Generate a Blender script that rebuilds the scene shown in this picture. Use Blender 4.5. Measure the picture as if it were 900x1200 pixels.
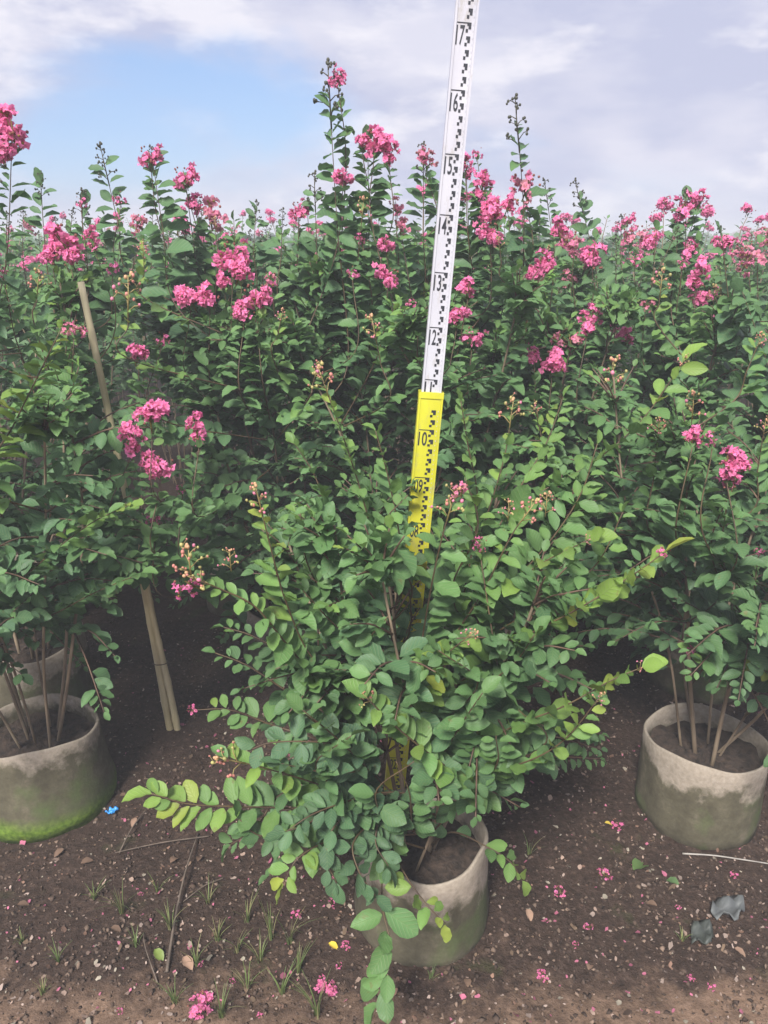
import bpy, math, random
import numpy as np
from mathutils import Matrix, Vector

for o in list(bpy.data.objects): bpy.data.objects.remove(o)
scene = bpy.context.scene
col = scene.collection
R = math.radians

# ---------------------------------------------------------------- camera
FPX, CX, CY = 900.0, 450.0, 600.0
CAMH, PITCH = 1.362, math.atan(325 / 900)
cam_d = bpy.data.cameras.new('camera'); cam = bpy.data.objects.new('camera', cam_d); col.objects.link(cam)
cam.location = (0, 0, CAMH); cam.rotation_euler = (math.pi / 2 - PITCH, 0, 0)
cam_d.sensor_fit = 'VERTICAL'; cam_d.sensor_height = 24; cam_d.lens = 18
cam_d.clip_start = 0.02; cam_d.clip_end = 2000
scene.camera = cam

# ---------------------------------------------------------------- world, sun, exposure
SUN_EL, SUN_AZ = R(47), R(200)          # azimuth measured from +Y (view direction), clockwise
w = bpy.data.worlds.new('World'); scene.world = w; w.use_nodes = True
nt = w.node_tree; nt.nodes.clear()
def N(t, **kw):
    n = nt.nodes.new(t)
    for k, v in kw.items(): setattr(n, k, v)
    return n
def L(a, b): nt.links.new(a, b)
wo = N('ShaderNodeOutputWorld'); bg = N('ShaderNodeBackground'); bg.inputs[1].default_value = 0.089
sky = N('ShaderNodeTexSky', sky_type='NISHITA'); sky.sun_disc = False
sky.sun_elevation = SUN_EL; sky.sun_rotation = SUN_AZ; sky.altitude = 50; sky.air_density = 1.0; sky.dust_density = 1.2
tc = N('ShaderNodeTexCoord')
mp = N('ShaderNodeMapping'); mp.inputs['Scale'].default_value = (1, 1, 2.6); mp.inputs['Location'].default_value = (0.37, 0.21, 0.4)
L(tc.outputs['Generated'], mp.inputs['Vector'])
n1 = N('ShaderNodeTexNoise'); n1.inputs['Scale'].default_value = 2.3; n1.inputs['Detail'].default_value = 7; n1.inputs['Roughness'].default_value = 0.55
n1.inputs['Distortion'].default_value = 0.3
L(mp.outputs[0], n1.inputs['Vector'])
# a wide opening in the cloud deck
def dirpx(u, v):
    dx, dy = (u - CX) / FPX, (v - CY) / FPX
    d = Vector((dx, math.cos(PITCH) - dy * math.sin(PITCH), -math.sin(PITCH) - dy * math.cos(PITCH)))
    return d.normalized()
def opening(u, v, sc, amount):
    c = dirpx(u, v)
    sub = N('ShaderNodeVectorMath', operation='SUBTRACT'); sub.inputs[1].default_value = c; L(tc.outputs['Generated'], sub.inputs[0])
    mul = N('ShaderNodeVectorMath', operation='MULTIPLY'); mul.inputs[1].default_value = sc; L(sub.outputs[0], mul.inputs[0])
    ln = N('ShaderNodeVectorMath', operation='LENGTH'); L(mul.outputs[0], ln.inputs[0])
    mr = N('ShaderNodeMapRange', interpolation_type='SMOOTHSTEP'); mr.inputs[1].default_value = 0.25; mr.inputs[2].default_value = 1.0
    mr.inputs[3].default_value = amount; mr.inputs[4].default_value = 0
    L(ln.outputs['Value'], mr.inputs[0]); return mr.outputs[0]
op1 = opening(195, 150, (3.5, 3.5, 8.2), 0.36); op2 = opening(760, 195, (3.4, 3.4, 12), 0.13)
op3 = opening(90, 205, (5, 5, 14), 0.16)
s1 = N('ShaderNodeMath', operation='SUBTRACT'); L(n1.outputs['Fac'], s1.inputs[0]); L(op1, s1.inputs[1])
s2 = N('ShaderNodeMath', operation='SUBTRACT'); L(s1.outputs[0], s2.inputs[0]); L(op2, s2.inputs[1])
s3 = N('ShaderNodeMath', operation='SUBTRACT'); L(s2.outputs[0], s3.inputs[0]); L(op3, s3.inputs[1])
cov = N('ShaderNodeMapRange', interpolation_type='SMOOTHSTEP'); cov.inputs[1].default_value = 0.12; cov.inputs[2].default_value = 0.42
L(s3.outputs[0], cov.inputs[0])
n2 = N('ShaderNodeTexNoise'); n2.inputs['Scale'].default_value = 5.0; n2.inputs['Detail'].default_value = 6; n2.inputs['Roughness'].default_value = 0.5
L(mp.outputs[0], n2.inputs['Vector'])
cr = N('ShaderNodeValToRGB'); L(n2.outputs['Fac'], cr.inputs[0])
cr.color_ramp.elements[0].position = 0.42; cr.color_ramp.elements[0].color = (3.0, 3.15, 4.15, 1)
cr.color_ramp.elements[1].position = 0.60; cr.color_ramp.elements[1].color = (4.0, 4.0, 4.7, 1)
# the clear air keeps the Nishita blue, brightened a little by thin veil
veil = N('ShaderNodeMix', data_type='RGBA'); veil.inputs['Factor'].default_value = 0.62
L(sky.outputs[0], veil.inputs['A']); veil.inputs['B'].default_value = (1.5, 2.35, 4.35, 1)
mx = N('ShaderNodeMix', data_type='RGBA'); L(cov.outputs[0], mx.inputs['Factor']); L(veil.outputs['Result'], mx.inputs['A'])
n3 = N('ShaderNodeTexNoise'); n3.inputs['Scale'].default_value = 7.5; n3.inputs['Detail'].default_value = 9; n3.inputs['Roughness'].default_value = 0.55; L(mp.outputs[0], n3.inputs['Vector'])
puff = N('ShaderNodeMapRange', interpolation_type='SMOOTHSTEP'); puff.inputs[1].default_value = 0.48; puff.inputs[2].default_value = 0.66; puff.inputs[4].default_value = 0.85; L(n3.outputs['Fac'], puff.inputs[0])
pm = N('ShaderNodeMix', data_type='RGBA'); L(puff.outputs[0], pm.inputs['Factor']); L(cr.outputs[0], pm.inputs['A']); pm.inputs['B'].default_value = (4.9, 4.8, 5.2, 1)
L(pm.outputs['Result'], mx.inputs['B'])
L(mx.outputs['Result'], bg.inputs[0]); L(bg.outputs[0], wo.inputs[0])

sd = bpy.data.lights.new('sun', 'SUN'); sun = bpy.data.objects.new('sun', sd); col.objects.link(sun)
sd.energy = 3.2; sd.angle = R(14); sd.color = (1, 0.96, 0.9)
sdir = Vector((math.sin(SUN_AZ) * math.cos(SUN_EL), math.cos(SUN_AZ) * math.cos(SUN_EL), math.sin(SUN_EL)))
sun.rotation_euler = sdir.to_track_quat('Z', 'Y').to_euler(); sun.location = (0, -3, 6)
scene.view_settings.view_transform = 'Standard'; scene.view_settings.look = 'None'
scene.view_settings.exposure = 1.13; scene.view_settings.gamma = 1; scene.view_settings.use_curve_mapping = False
scene.render.engine = 'CYCLES'

# ---------------------------------------------------------------- helpers
rng = np.random.default_rng(11); rnd = random.Random(5)
def ray(u, v):
    dx, dy = (u - CX) / FPX, (v - CY) / FPX
    return np.array([dx, math.cos(PITCH) - dy * math.sin(PITCH), -math.sin(PITCH) - dy * math.cos(PITCH)])
def P(u, v, Y):
    d = ray(u, v); return np.array([0, 0, CAMH]) + d * (Y / d[1])
def gz(x, y):
    a = 0.006 * np.sin(3.1 * x + 1.3 * y) + 0.005 * np.sin(5.3 * y - 2.2 * x + 1) + 0.004 * np.sin(9.7 * x + 4.1 * y + 2) + 0.003 * np.sin(17 * x - 13 * y) + 0.0025 * np.sin(29 * y + 11 * x)
    return a - 0.006
def G(u, v):
    d = ray(u, v); t = -CAMH / d[2]; p = np.array([0, 0, CAMH]) + d * t
    p[2] = gz(p[0], p[1]); return p
def project(p):
    q = p - np.array([0, 0, CAMH]); zc = q[..., 1] * math.cos(PITCH) - q[..., 2] * math.sin(PITCH)
    yc = -(q[..., 1] * math.sin(PITCH) + q[..., 2] * math.cos(PITCH))
    zs = np.maximum(zc, 0.05)
    return CX + FPX * q[..., 0] / zs, CY + FPX * yc / zs, zc

def mat(name):
    m = bpy.data.materials.new(name); m.use_nodes = True; return m, m.node_tree, m.node_tree.nodes['Principled BSDF']
def coords(t, kind='Object', scale=(1, 1, 1)):
    a = t.nodes.new('ShaderNodeTexCoord'); b = t.nodes.new('ShaderNodeMapping'); b.inputs['Scale'].default_value = scale
    t.links.new(a.outputs[kind], b.inputs['Vector']); return b.outputs[0]
def noise(t, vec, s, d=5, r=0.55):
    n = t.nodes.new('ShaderNodeTexNoise'); n.inputs['Scale'].default_value = s; n.inputs['Detail'].default_value = d; n.inputs['Roughness'].default_value = r
    t.links.new(vec, n.inputs['Vector']); return n.outputs['Fac']
def ramp(t, f, stops):
    r = t.nodes.new('ShaderNodeValToRGB'); e = r.color_ramp.elements
    while len(e) < len(stops): e.new(0.5)
    for el, (p, c) in zip(e, stops): el.position = p; el.color = (*c, 1)
    t.links.new(f, r.inputs[0]); return r.outputs[0]
def mixc(t, f, a, b, mode='MIX'):
    m = t.nodes.new('ShaderNodeMix'); m.data_type = 'RGBA'; m.blend_type = mode
    for s, x in (('Factor', f), ('A', a), ('B', b)):
        if isinstance(x, (int, float)): m.inputs[s].default_value = x
        elif isinstance(x, tuple): m.inputs[s].default_value = (*x, 1)
        else: t.links.new(x, m.inputs[s])
    return m.outputs['Result']
def bump(t, b, h, strength, dist):
    n = t.nodes.new('ShaderNodeBump'); n.inputs['Strength'].default_value = strength; n.inputs['Distance'].default_value = dist
    t.links.new(h, n.inputs['Height']); t.links.new(n.outputs[0], b.inputs['Normal'])
def maprange(t, f, a, b, c=0., d=1.):
    m = t.nodes.new('ShaderNodeMapRange'); t.links.new(f, m.inputs[0])
    for i, x in enumerate((a, b, c, d)): m.inputs[i + 1].default_value = x
    return m.outputs[0]

def organ_material(name, rough, transl, spec=0.5, obj_var=0.0):
    m, t, b = mat(name)
    a = t.nodes.new('ShaderNodeAttribute'); a.attribute_name = 'Col'
    c = a.outputs['Color']
    if obj_var:
        oi = t.nodes.new('ShaderNodeObjectInfo'); f = maprange(t, oi.outputs['Random'], 0, 1, 1 - obj_var, 1 + obj_var)
        hs = t.nodes.new('ShaderNodeHueSaturation'); t.links.new(c, hs.inputs['Color']); t.links.new(f, hs.inputs['Value']); c = hs.outputs[0]
    if name == 'leaf':
        lu = t.nodes.new('ShaderNodeAttribute'); lu.attribute_name = 'Luv'; sp = t.nodes.new('ShaderNodeSeparateXYZ'); t.links.new(lu.outputs['Vector'], sp.inputs[0])
        ab = t.nodes.new('ShaderNodeMath'); ab.operation = 'ABSOLUTE'; t.links.new(sp.outputs[1], ab.inputs[0])
        ph = t.nodes.new('ShaderNodeMath'); ph.operation = 'MULTIPLY_ADD'; t.links.new(ab.outputs[0], ph.inputs[0]); ph.inputs[1].default_value = -0.75; t.links.new(sp.outputs[0], ph.inputs[2])
        sc = t.nodes.new('ShaderNodeMath'); sc.operation = 'MULTIPLY'; t.links.new(ph.outputs[0], sc.inputs[0]); sc.inputs[1].default_value = 42
        sn = t.nodes.new('ShaderNodeMath'); sn.operation = 'SINE'; t.links.new(sc.outputs[0], sn.inputs[0])
        vein = maprange(t, sn.outputs[0], 0.55, 1.0); rib = maprange(t, ab.outputs[0], 0.0, 0.035, 1, 0)
        mxv = t.nodes.new('ShaderNodeMath'); mxv.operation = 'MAXIMUM'; t.links.new(vein, mxv.inputs[0]); t.links.new(rib, mxv.inputs[1])
        fv = t.nodes.new('ShaderNodeMath'); fv.operation = 'MULTIPLY'; t.links.new(mxv.outputs[0], fv.inputs[0]); fv.inputs[1].default_value = 0.22
        c = mixc(t, fv.outputs[0], c, (0.30, 0.36, 0.16)); bump(t, b, mxv.outputs[0], 0.35, 0.0015)
        geo = t.nodes.new('ShaderNodeNewGeometry'); sp2 = noise(t, geo.outputs['Position'], 55, 4, 0.6)
        c = mixc(t, maprange(t, sp2, 0.64, 0.74, 0, 0.55), c, (0.20, 0.13, 0.05))
        c = mixc(t, maprange(t, noise(t, geo.outputs['Position'], 7, 3), 0.35, 0.65, 0, 0.3), c, (0.12, 0.21, 0.075))
    nz = noise(t, coords(t, 'Object'), 60, 3); c = mixc(t, 0.35, c, ramp(t, nz, [(0.3, (0.55, 0.55, 0.55)), (0.7, (1, 1, 1))]), 'MULTIPLY')
    t.links.new(c, b.inputs['Base Color']); b.inputs['Roughness'].default_value = rough; b.inputs['Specular IOR Level'].default_value = spec
    tr = t.nodes.new('ShaderNodeBsdfTranslucent'); t.links.new(c, tr.inputs['Color'])
    ms = t.nodes.new('ShaderNodeMixShader'); ms.inputs[0].default_value = transl
    t.links.new(b.outputs[0], ms.inputs[1]); t.links.new(tr.outputs[0], ms.inputs[2])
    t.links.new(ms.outputs[0], t.nodes['Material Output'].inputs[0]); return m
M = {}
M['leaf'] = organ_material('leaf', 0.5, 0.30, 0.35, 0.16)
M['petal'] = organ_material('petal', 0.7, 0.4, 0.2)
M['bud'] = organ_material('bud', 0.5, 0.0, 0.4)
M['litter'] = organ_material('litter', 0.85, 0.0, 0.2)
def simple(name, c1, c2, scale, rough=0.8, sc=(1, 1, 1), bmp=0.3, dist=0.002, detail=5):
    m, t, b = mat(name); v = coords(t, 'Object', sc); n = noise(t, v, scale, detail)
    t.links.new(ramp(t, n, [(0.3, c1), (0.7, c2)]), b.inputs['Base Color']); b.inputs['Roughness'].default_value = rough
    bump(t, b, n, bmp, dist); M[name] = m; return m
simple('bark', (0.10, 0.07, 0.045), (0.30, 0.23, 0.155), 18, 0.8, (1, 1, 0.25))
simple('twig_bark', (0.06, 0.034, 0.024), (0.14, 0.085, 0.055), 30, 0.7)
simple('shoot_bark', (0.05, 0.028, 0.018), (0.11, 0.075, 0.032), 20, 0.6)
simple('pot_soil', (0.010, 0.007, 0.005), (0.065, 0.043, 0.031), 60, 0.95, (1, 1, 1), 0.9, 0.01)
simple('bamboo', (0.40, 0.33, 0.18), (0.64, 0.56, 0.36), 9, 0.55, (6, 6, 0.6), 0.2)
simple('dead_twig', (0.06, 0.045, 0.035), (0.17, 0.13, 0.10), 40, 0.85)
simple('wire', (0.22, 0.20, 0.18), (0.4, 0.37, 0.33), 40, 0.5)
simple('plastic_scrap', (0.06, 0.064, 0.065), (0.14, 0.15, 0.15), 22, 0.5)
simple('dark_plastic', (0.035, 0.04, 0.036), (0.075, 0.085, 0.075), 22, 0.5)
simple('blue_plastic', (0.03, 0.22, 0.62), (0.06, 0.36, 0.8), 30, 0.4)
simple('staff_white', (0.46, 0.46, 0.52), (0.56, 0.56, 0.61), 25, 0.35, (1, 1, 0.3), 0.05)
simple('staff_yellow', (0.50, 0.48, 0.03), (0.62, 0.60, 0.045), 25, 0.4, (1, 1, 0.3), 0.05)
simple('staff_metal', (0.40, 0.41, 0.46), (0.55, 0.56, 0.60), 30, 0.35, (1, 1, 0.2), 0.05); M['staff_metal'].node_tree.nodes['Principled BSDF'].inputs['Metallic'].default_value = 0.5
simple('ink', (0.018, 0.02, 0.028), (0.03, 0.033, 0.04), 30, 0.5, bmp=0.02)
simple('faint_ink', (0.40, 0.42, 0.48), (0.5, 0.5, 0.55), 30, 0.5, bmp=0.02)
simple('roof', (0.12, 0.07, 0.055), (0.2, 0.12, 0.09), 2, 0.8)
simple('plaster', (0.3, 0.27, 0.24), (0.42, 0.38, 0.34), 2, 0.8)
for nm in ('staff_white', 'staff_yellow'):
    t = M[nm].node_tree; b = t.nodes['Principled BSDF']; src = b.inputs['Base Color'].links[0].from_socket
    sm = mixc(t, maprange(t, noise(t, coords(t, 'Object', (1, 1, 0.35)), 60, 7, 0.7), 0.54, 0.72, 0, 0.6), src, (0.30, 0.27, 0.20))
    t.links.new(sm, b.inputs['Base Color'])
# grow bag felt: pale clean top, algae-grey below, mossy at the foot (wear with its own outline)
def bag_material(name, moss, level):
    m, t, b = mat(name); v = coords(t, 'Object')
    sx = t.nodes.new('ShaderNodeSeparateXYZ'); t.links.new(v, sx.inputs[0])
    n = noise(t, v, 7, 8, 0.68); fine = noise(t, v, 90, 4)
    ad = t.nodes.new('ShaderNodeMath'); ad.operation = 'MULTIPLY_ADD'; t.links.new(n, ad.inputs[0]); ad.inputs[1].default_value = 0.26; t.links.new(sx.outputs[2], ad.inputs[2])
    clean = ramp(t, fine, [(0.3, (0.27, 0.228, 0.18)), (0.7, (0.36, 0.31, 0.255))])
    dirty = ramp(t, noise(t, v, 22, 6, 0.65), [(0.3, (0.065, 0.057, 0.037)), (0.55, (0.105, 0.094, 0.062)), (0.75, (0.175, 0.15, 0.108))])
    dirty = mixc(t, maprange(t, noise(t, v, 7, 5), 0.52, 0.68), dirty, (0.09, 0.12, 0.045))
    f = maprange(t, ad.outputs[0], level - 0.014, level + 0.016); c = mixc(t, f, dirty, clean)
    if moss:
        ad2 = t.nodes.new('ShaderNodeMath'); ad2.operation = 'MULTIPLY_ADD'; t.links.new(n, ad2.inputs[0]); ad2.inputs[1].default_value = 0.07; t.links.new(sx.outputs[2], ad2.inputs[2])
        c = mixc(t, maprange(t, ad2.outputs[0], 0.05, 0.085, 1, 0), c, ramp(t, fine, [(0.3, (0.06, 0.11, 0.015)), (0.7, (0.16, 0.25, 0.035))]))
    c = mixc(t, 0.4, c, ramp(t, noise(t, v, 160, 3), [(0.3, (0.7, 0.7, 0.7)), (0.7, (1.1, 1.1, 1.1))]), 'MULTIPLY')
    t.links.new(c, b.inputs['Base Color']); b.inputs['Roughness'].default_value = 0.92; b.inputs['Specular IOR Level'].default_value = 0.2
    hb = mixc(t, 0.6, fine, noise(t, coords(t, 'Object', (22, 22, 7)), 1.0, 4, 0.5)); bump(t, b, hb, 0.6, 0.006); return m
M['bag_moss'] = bag_material('bag_moss', True, 0.30); M['bag_plain'] = bag_material('bag_plain', False, 0.268)
# ground
m, t, b = mat('soil'); v = coords(t, 'Object')
big = noise(t, v, 1.6, 5); med = noise(t, v, 11, 7, 0.65); fin = noise(t, v, 70, 6, 0.7)
dark = ramp(t, fin, [(0.3, (0.026, 0.017, 0.013)), (0.55, (0.058, 0.038, 0.029)), (0.75, (0.125, 0.085, 0.066))])
tan = ramp(t, fin, [(0.3, (0.14, 0.088, 0.058)), (0.7, (0.27, 0.18, 0.128))])
sx = t.nodes.new('ShaderNodeSeparateXYZ'); t.links.new(v, sx.inputs[0])
ad = t.nodes.new('ShaderNodeMath'); ad.operation = 'MULTIPLY_ADD'; t.links.new(med, ad.inputs[0]); ad.inputs[1].default_value = 0.5; t.links.new(sx.outputs[1], ad.inputs[2])
ad3 = t.nodes.new('ShaderNodeMath'); ad3.operation = 'MULTIPLY_ADD'; t.links.new(big, ad3.inputs[0]); ad3.inputs[1].default_value = 0.5; t.links.new(ad.outputs[0], ad3.inputs[2])
c = mixc(t, maprange(t, ad3.outputs[0], 1.44, 1.60, 1, 0), dark, tan)          # the trodden path of dry tan earth in front of the rows
c = mixc(t, maprange(t, noise(t, v, 5, 6, 0.6), 0.6, 0.72, 0, 0.55), c, (0.06, 0.085, 0.025))
t.links.new(c, b.inputs['Base Color']); b.inputs['Roughness'].default_value = 0.95; b.inputs['Specular IOR Level'].default_value = 0.15
h = mixc(t, 0.5, fin, med); bump(t, b, h, 0.9, 0.02); M['soil'] = m

def mesh(name, verts, faces, m, smooth=True, colors=None, luv=None):
    me = bpy.data.meshes.new(name)
    verts = np.asarray(verts, np.float32).reshape(-1, 3)
    if isinstance(faces, np.ndarray):
        k = faces.shape[1]; me.vertices.add(len(verts)); me.vertices.foreach_set('co', verts.ravel())
        me.loops.add(faces.size); me.loops.foreach_set('vertex_index', faces.astype(np.int32).ravel())
        me.polygons.add(len(faces)); me.polygons.foreach_set('loop_start', np.arange(0, faces.size, k, dtype=np.int32))
        me.update(calc_edges=True)
    else: me.from_pydata(verts.tolist(), [], faces); me.update()
    me.polygons.foreach_set('use_smooth', np.full(len(me.polygons), smooth)); me.materials.append(M[m] if isinstance(m, str) else m)
    if colors is not None:
        a = me.color_attributes.new('Col', 'FLOAT_COLOR', 'POINT')
        cc = np.ones((len(verts), 4), np.float32); cc[:, :3] = colors; a.data.foreach_set('color', cc.ravel())
    if luv is not None:
        a = me.attributes.new('Luv', 'FLOAT_VECTOR', 'POINT'); a.data.foreach_set('vector', np.asarray(luv, np.float32).ravel())
    return me
def link(name, me, parent=None, origin=None):
    o = bpy.data.objects.new(name, me); col.objects.link(o)
    if parent is not None:
        o.parent = parent
        if origin is not None: o.matrix_parent_inverse = Matrix.Translation(-Vector(origin))
    return o
def tag(o, label=None, cat=None, group=None, kind=None):
    for k, x in (('label', label), ('category', cat), ('group', group), ('kind', kind)):
        if x: o[k] = x
    return o
def empty(name, loc, label, cat, group=None):
    e = bpy.data.objects.new(name, None); col.objects.link(e); e.location = loc; e.empty_display_size = 0.05
    return tag(e, label, cat, group)
def unit(a): return a / max(np.linalg.norm(a), 1e-9)
def smooth_line(pts, n):
    pts = np.asarray(pts, float)
    if len(pts) == 2: return pts[0] + (pts[1] - pts[0]) * np.linspace(0, 1, n)[:, None]
    q = np.vstack([2 * pts[0] - pts[1], pts, 2 * pts[-1] - pts[-2]]); out = []
    for s in np.linspace(0, len(pts) - 1 - 1e-6, n):
        i = int(s); f = s - i; a, b_, c_, d_ = q[i:i + 4]
        out.append(0.5 * ((2 * b_) + (c_ - a) * f + (2 * a - 5 * b_ + 4 * c_ - d_) * f * f + (3 * b_ - a - 3 * c_ + d_) * f ** 3))
    return np.array(out)
def tube(pts, radii, sides=6):
    pts = np.asarray(pts, float); n = len(pts); T = np.gradient(pts, axis=0); V = []; F = []
    ref = np.array([0.31, 0.92, 0.2])
    for i in range(n):
        tt = unit(T[i]); a = unit(np.cross(tt, ref)); b_ = np.cross(tt, a)
        for k in range(sides):
            an = 2 * math.pi * k / sides; V.append(pts[i] + radii[i] * (math.cos(an) * a + math.sin(an) * b_))
    for i in range(n - 1):
        for k in range(sides):
            k2 = (k + 1) % sides; F.append([i * sides + k, i * sides + k2, (i + 1) * sides + k2, (i + 1) * sides + k])
    V.append(pts[0]); V.append(pts[-1]); a, b_ = n * sides, n * sides + 1
    for k in range(sides):
        k2 = (k + 1) % sides; F.append([a, k2, k]); F.append([b_, (n - 1) * sides + k, (n - 1) * sides + k2])
    return V, F
def merge(parts):
    V = []; F = []
    for v_, f_ in parts:
        o = len(V); V.extend(v_); F.extend([[i + o for i in q] for q in f_])
    return V, F
def box(x0, x1, y0, y1, z0, z1):
    V = [(x, y, z) for x in (x0, x1) for y in (y0, y1) for z in (z0, z1)]
    return V, [[0, 1, 3, 2], [4, 6, 7, 5], [0, 4, 5, 1], [2, 3, 7, 6], [0, 2, 6, 4], [1, 5, 7, 3]]

# ---------------------------------------------------------------- ground
def axis(c, lo, hi, step, far):
    a = list(np.arange(lo, hi, step)); g = step; x = hi
    while x < far: a.append(x); g *= 1.35; x += g
    g = step; x = lo - step; b_ = []
    while x > -far: b_.append(x); g *= 1.35; x -= g
    return np.array(b_[::-1] + a)
gx = axis(0, -1.6, 1.6, 0.022, 300); gy = axis(0, 0.5, 3.2, 0.022, 300)
XX, YY = np.meshgrid(gx, gy, indexing='ij')
ZZ = gz(XX, YY) + rng.normal(0, 0.0016, XX.shape) * (np.abs(XX) < 1.7) * (YY < 3.4) * (YY > 0.4)
ny = len(gy); ii, jj = np.meshgrid(np.arange(len(gx) - 1), np.arange(ny - 1), indexing='ij'); k0 = (ii * ny + jj).ravel()
ground = link('ground', mesh('ground', np.stack([XX, YY, ZZ], -1).reshape(-1, 3), np.stack([k0, k0 + ny, k0 + ny + 1, k0 + 1], -1), 'soil'))
tag(ground, 'bare dark brown soil of the nursery bed', 'ground', kind='structure')

# ---------------------------------------------------------------- leaf engine
def leaf_template(droop, fold, wave):
    rows = [(0.07, 0.28), (0.22, 0.70), (0.42, 0.97), (0.60, 1.0), (0.79, 0.77), (0.93, 0.36)]
    V = [(0, 0, 0)]
    for i, (x, w_) in enumerate(rows):
        z = -droop * x * x; e = fold * w_ * 0.5
        V += [(x, -0.5 * w_, z + e + wave * (-1) ** i), (x, 0, z), (x, 0.5 * w_, z + e - wave * (-1) ** i)]
    V.append((1, 0, -droop))
    F = [[0, 1, 2], [0, 2, 3]]
    for i in range(5):
        a = 1 + 3 * i
        for k in (0, 1): F += [[a + k, a + 3 + k, a + 4 + k], [a + k, a + 4 + k, a + 1 + k]]
    F += [[16, 19, 17], [17, 19, 18]]
    return np.array(V, float), np.array(F)
TPL = [leaf_template(0.12, 0.26, 0.012), leaf_template(0.30, 0.36, 0.025), leaf_template(-0.05, 0.20, 0.035)]
MID = np.array([1.12] + [0.97, 1.14, 0.97] * 6 + [1.0])
TPLF = (np.array([(0, 0, 0), (0.5, -0.48, 0.05), (0.55, 0, -0.04), (0.5, 0.48, 0.05), (1, 0, -0.14)]), np.array([[0, 1, 2], [0, 2, 3], [1, 4, 2], [2, 4, 3]]))
AGE = np.array([0, 0.14, 0.35, 0.65, 1.0])
AGC = np.array([(0.33, 0.40, 0.06), (0.19, 0.34, 0.07), (0.122, 0.248, 0.080), (0.088, 0.188, 0.082), (0.064, 0.136, 0.080)])
def age_color(a): return np.stack([np.interp(a, AGE, AGC[:, k]) for k in range(3)], -1)
LEAFMESH = {}
def leaf_mesh(shape, ab):
    if (shape, ab) not in LEAFMESH:
        V, F = TPL[shape]; c_ = age_color(np.array([ab / 9]))[0]
        LEAFMESH[(shape, ab)] = mesh('leaf', V, F, 'leaf', True, MID[:, None] * c_[None], V)
    return LEAFMESH[(shape, ab)]
class Leaves:
    def __init__(s): s.pos = []; s.d = []; s.n = []; s.L = []; s.W = []; s.age = []; s.owner = []
    def add(s, pos, d, n, L_, W_, age, owner=-1):
        s.pos.append(pos); s.d.append(d); s.n.append(n); s.L.append(L_); s.W.append(W_); s.age.append(age); s.owner.append(owner)
    def arrays(s):
        d = np.array(s.d); d /= np.linalg.norm(d, axis=1)[:, None]; n = np.array(s.n)
        n = n - (n * d).sum(1)[:, None] * d; n /= np.maximum(np.linalg.norm(n, axis=1), 1e-6)[:, None]
        return dict(pos=np.array(s.pos), d=d, n=n, s=np.cross(n, d), L=np.array(s.L), W=np.array(s.W), age=np.clip(np.array(s.age), 0, 1), owner=np.array(s.owner))
def leaf_geo(A, idx, far=False):
    k = len(idx); sh = idx % 3
    Vs = []; Fs = []; Cs = []; Us = []; off = 0
    for t_ in range(1 if far else 3):
        I = idx if far else idx[sh == t_]
        if len(I) == 0: continue
        V, F = TPLF if far else TPL[t_]
        Lm = A['L'][I][:, None, None]; Wm = A['W'][I][:, None, None]
        co = A['pos'][I][:, None] + Lm * (V[None, :, :1] * A['d'][I][:, None] + Wm * V[None, :, 1:2] * A['s'][I][:, None] + V[None, :, 2:] * A['n'][I][:, None])
        c_ = age_color(A['age'][I]) * rng.uniform(0.85, 1.15, (len(I), 1))
        cc = c_[:, None] * (np.ones(len(V)) if far else MID)[None, :, None]
        Us.append(np.tile(V, (len(I), 1))); Vs.append(co.reshape(-1, 3)); Cs.append(cc.reshape(-1, 3)); Fs.append((F[None] + (np.arange(len(I)) * len(V))[:, None, None] + off).reshape(-1, 3)); off += len(I) * len(V)
    return np.concatenate(Vs), np.concatenate(Fs), np.concatenate(Cs), np.concatenate(Us)

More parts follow.
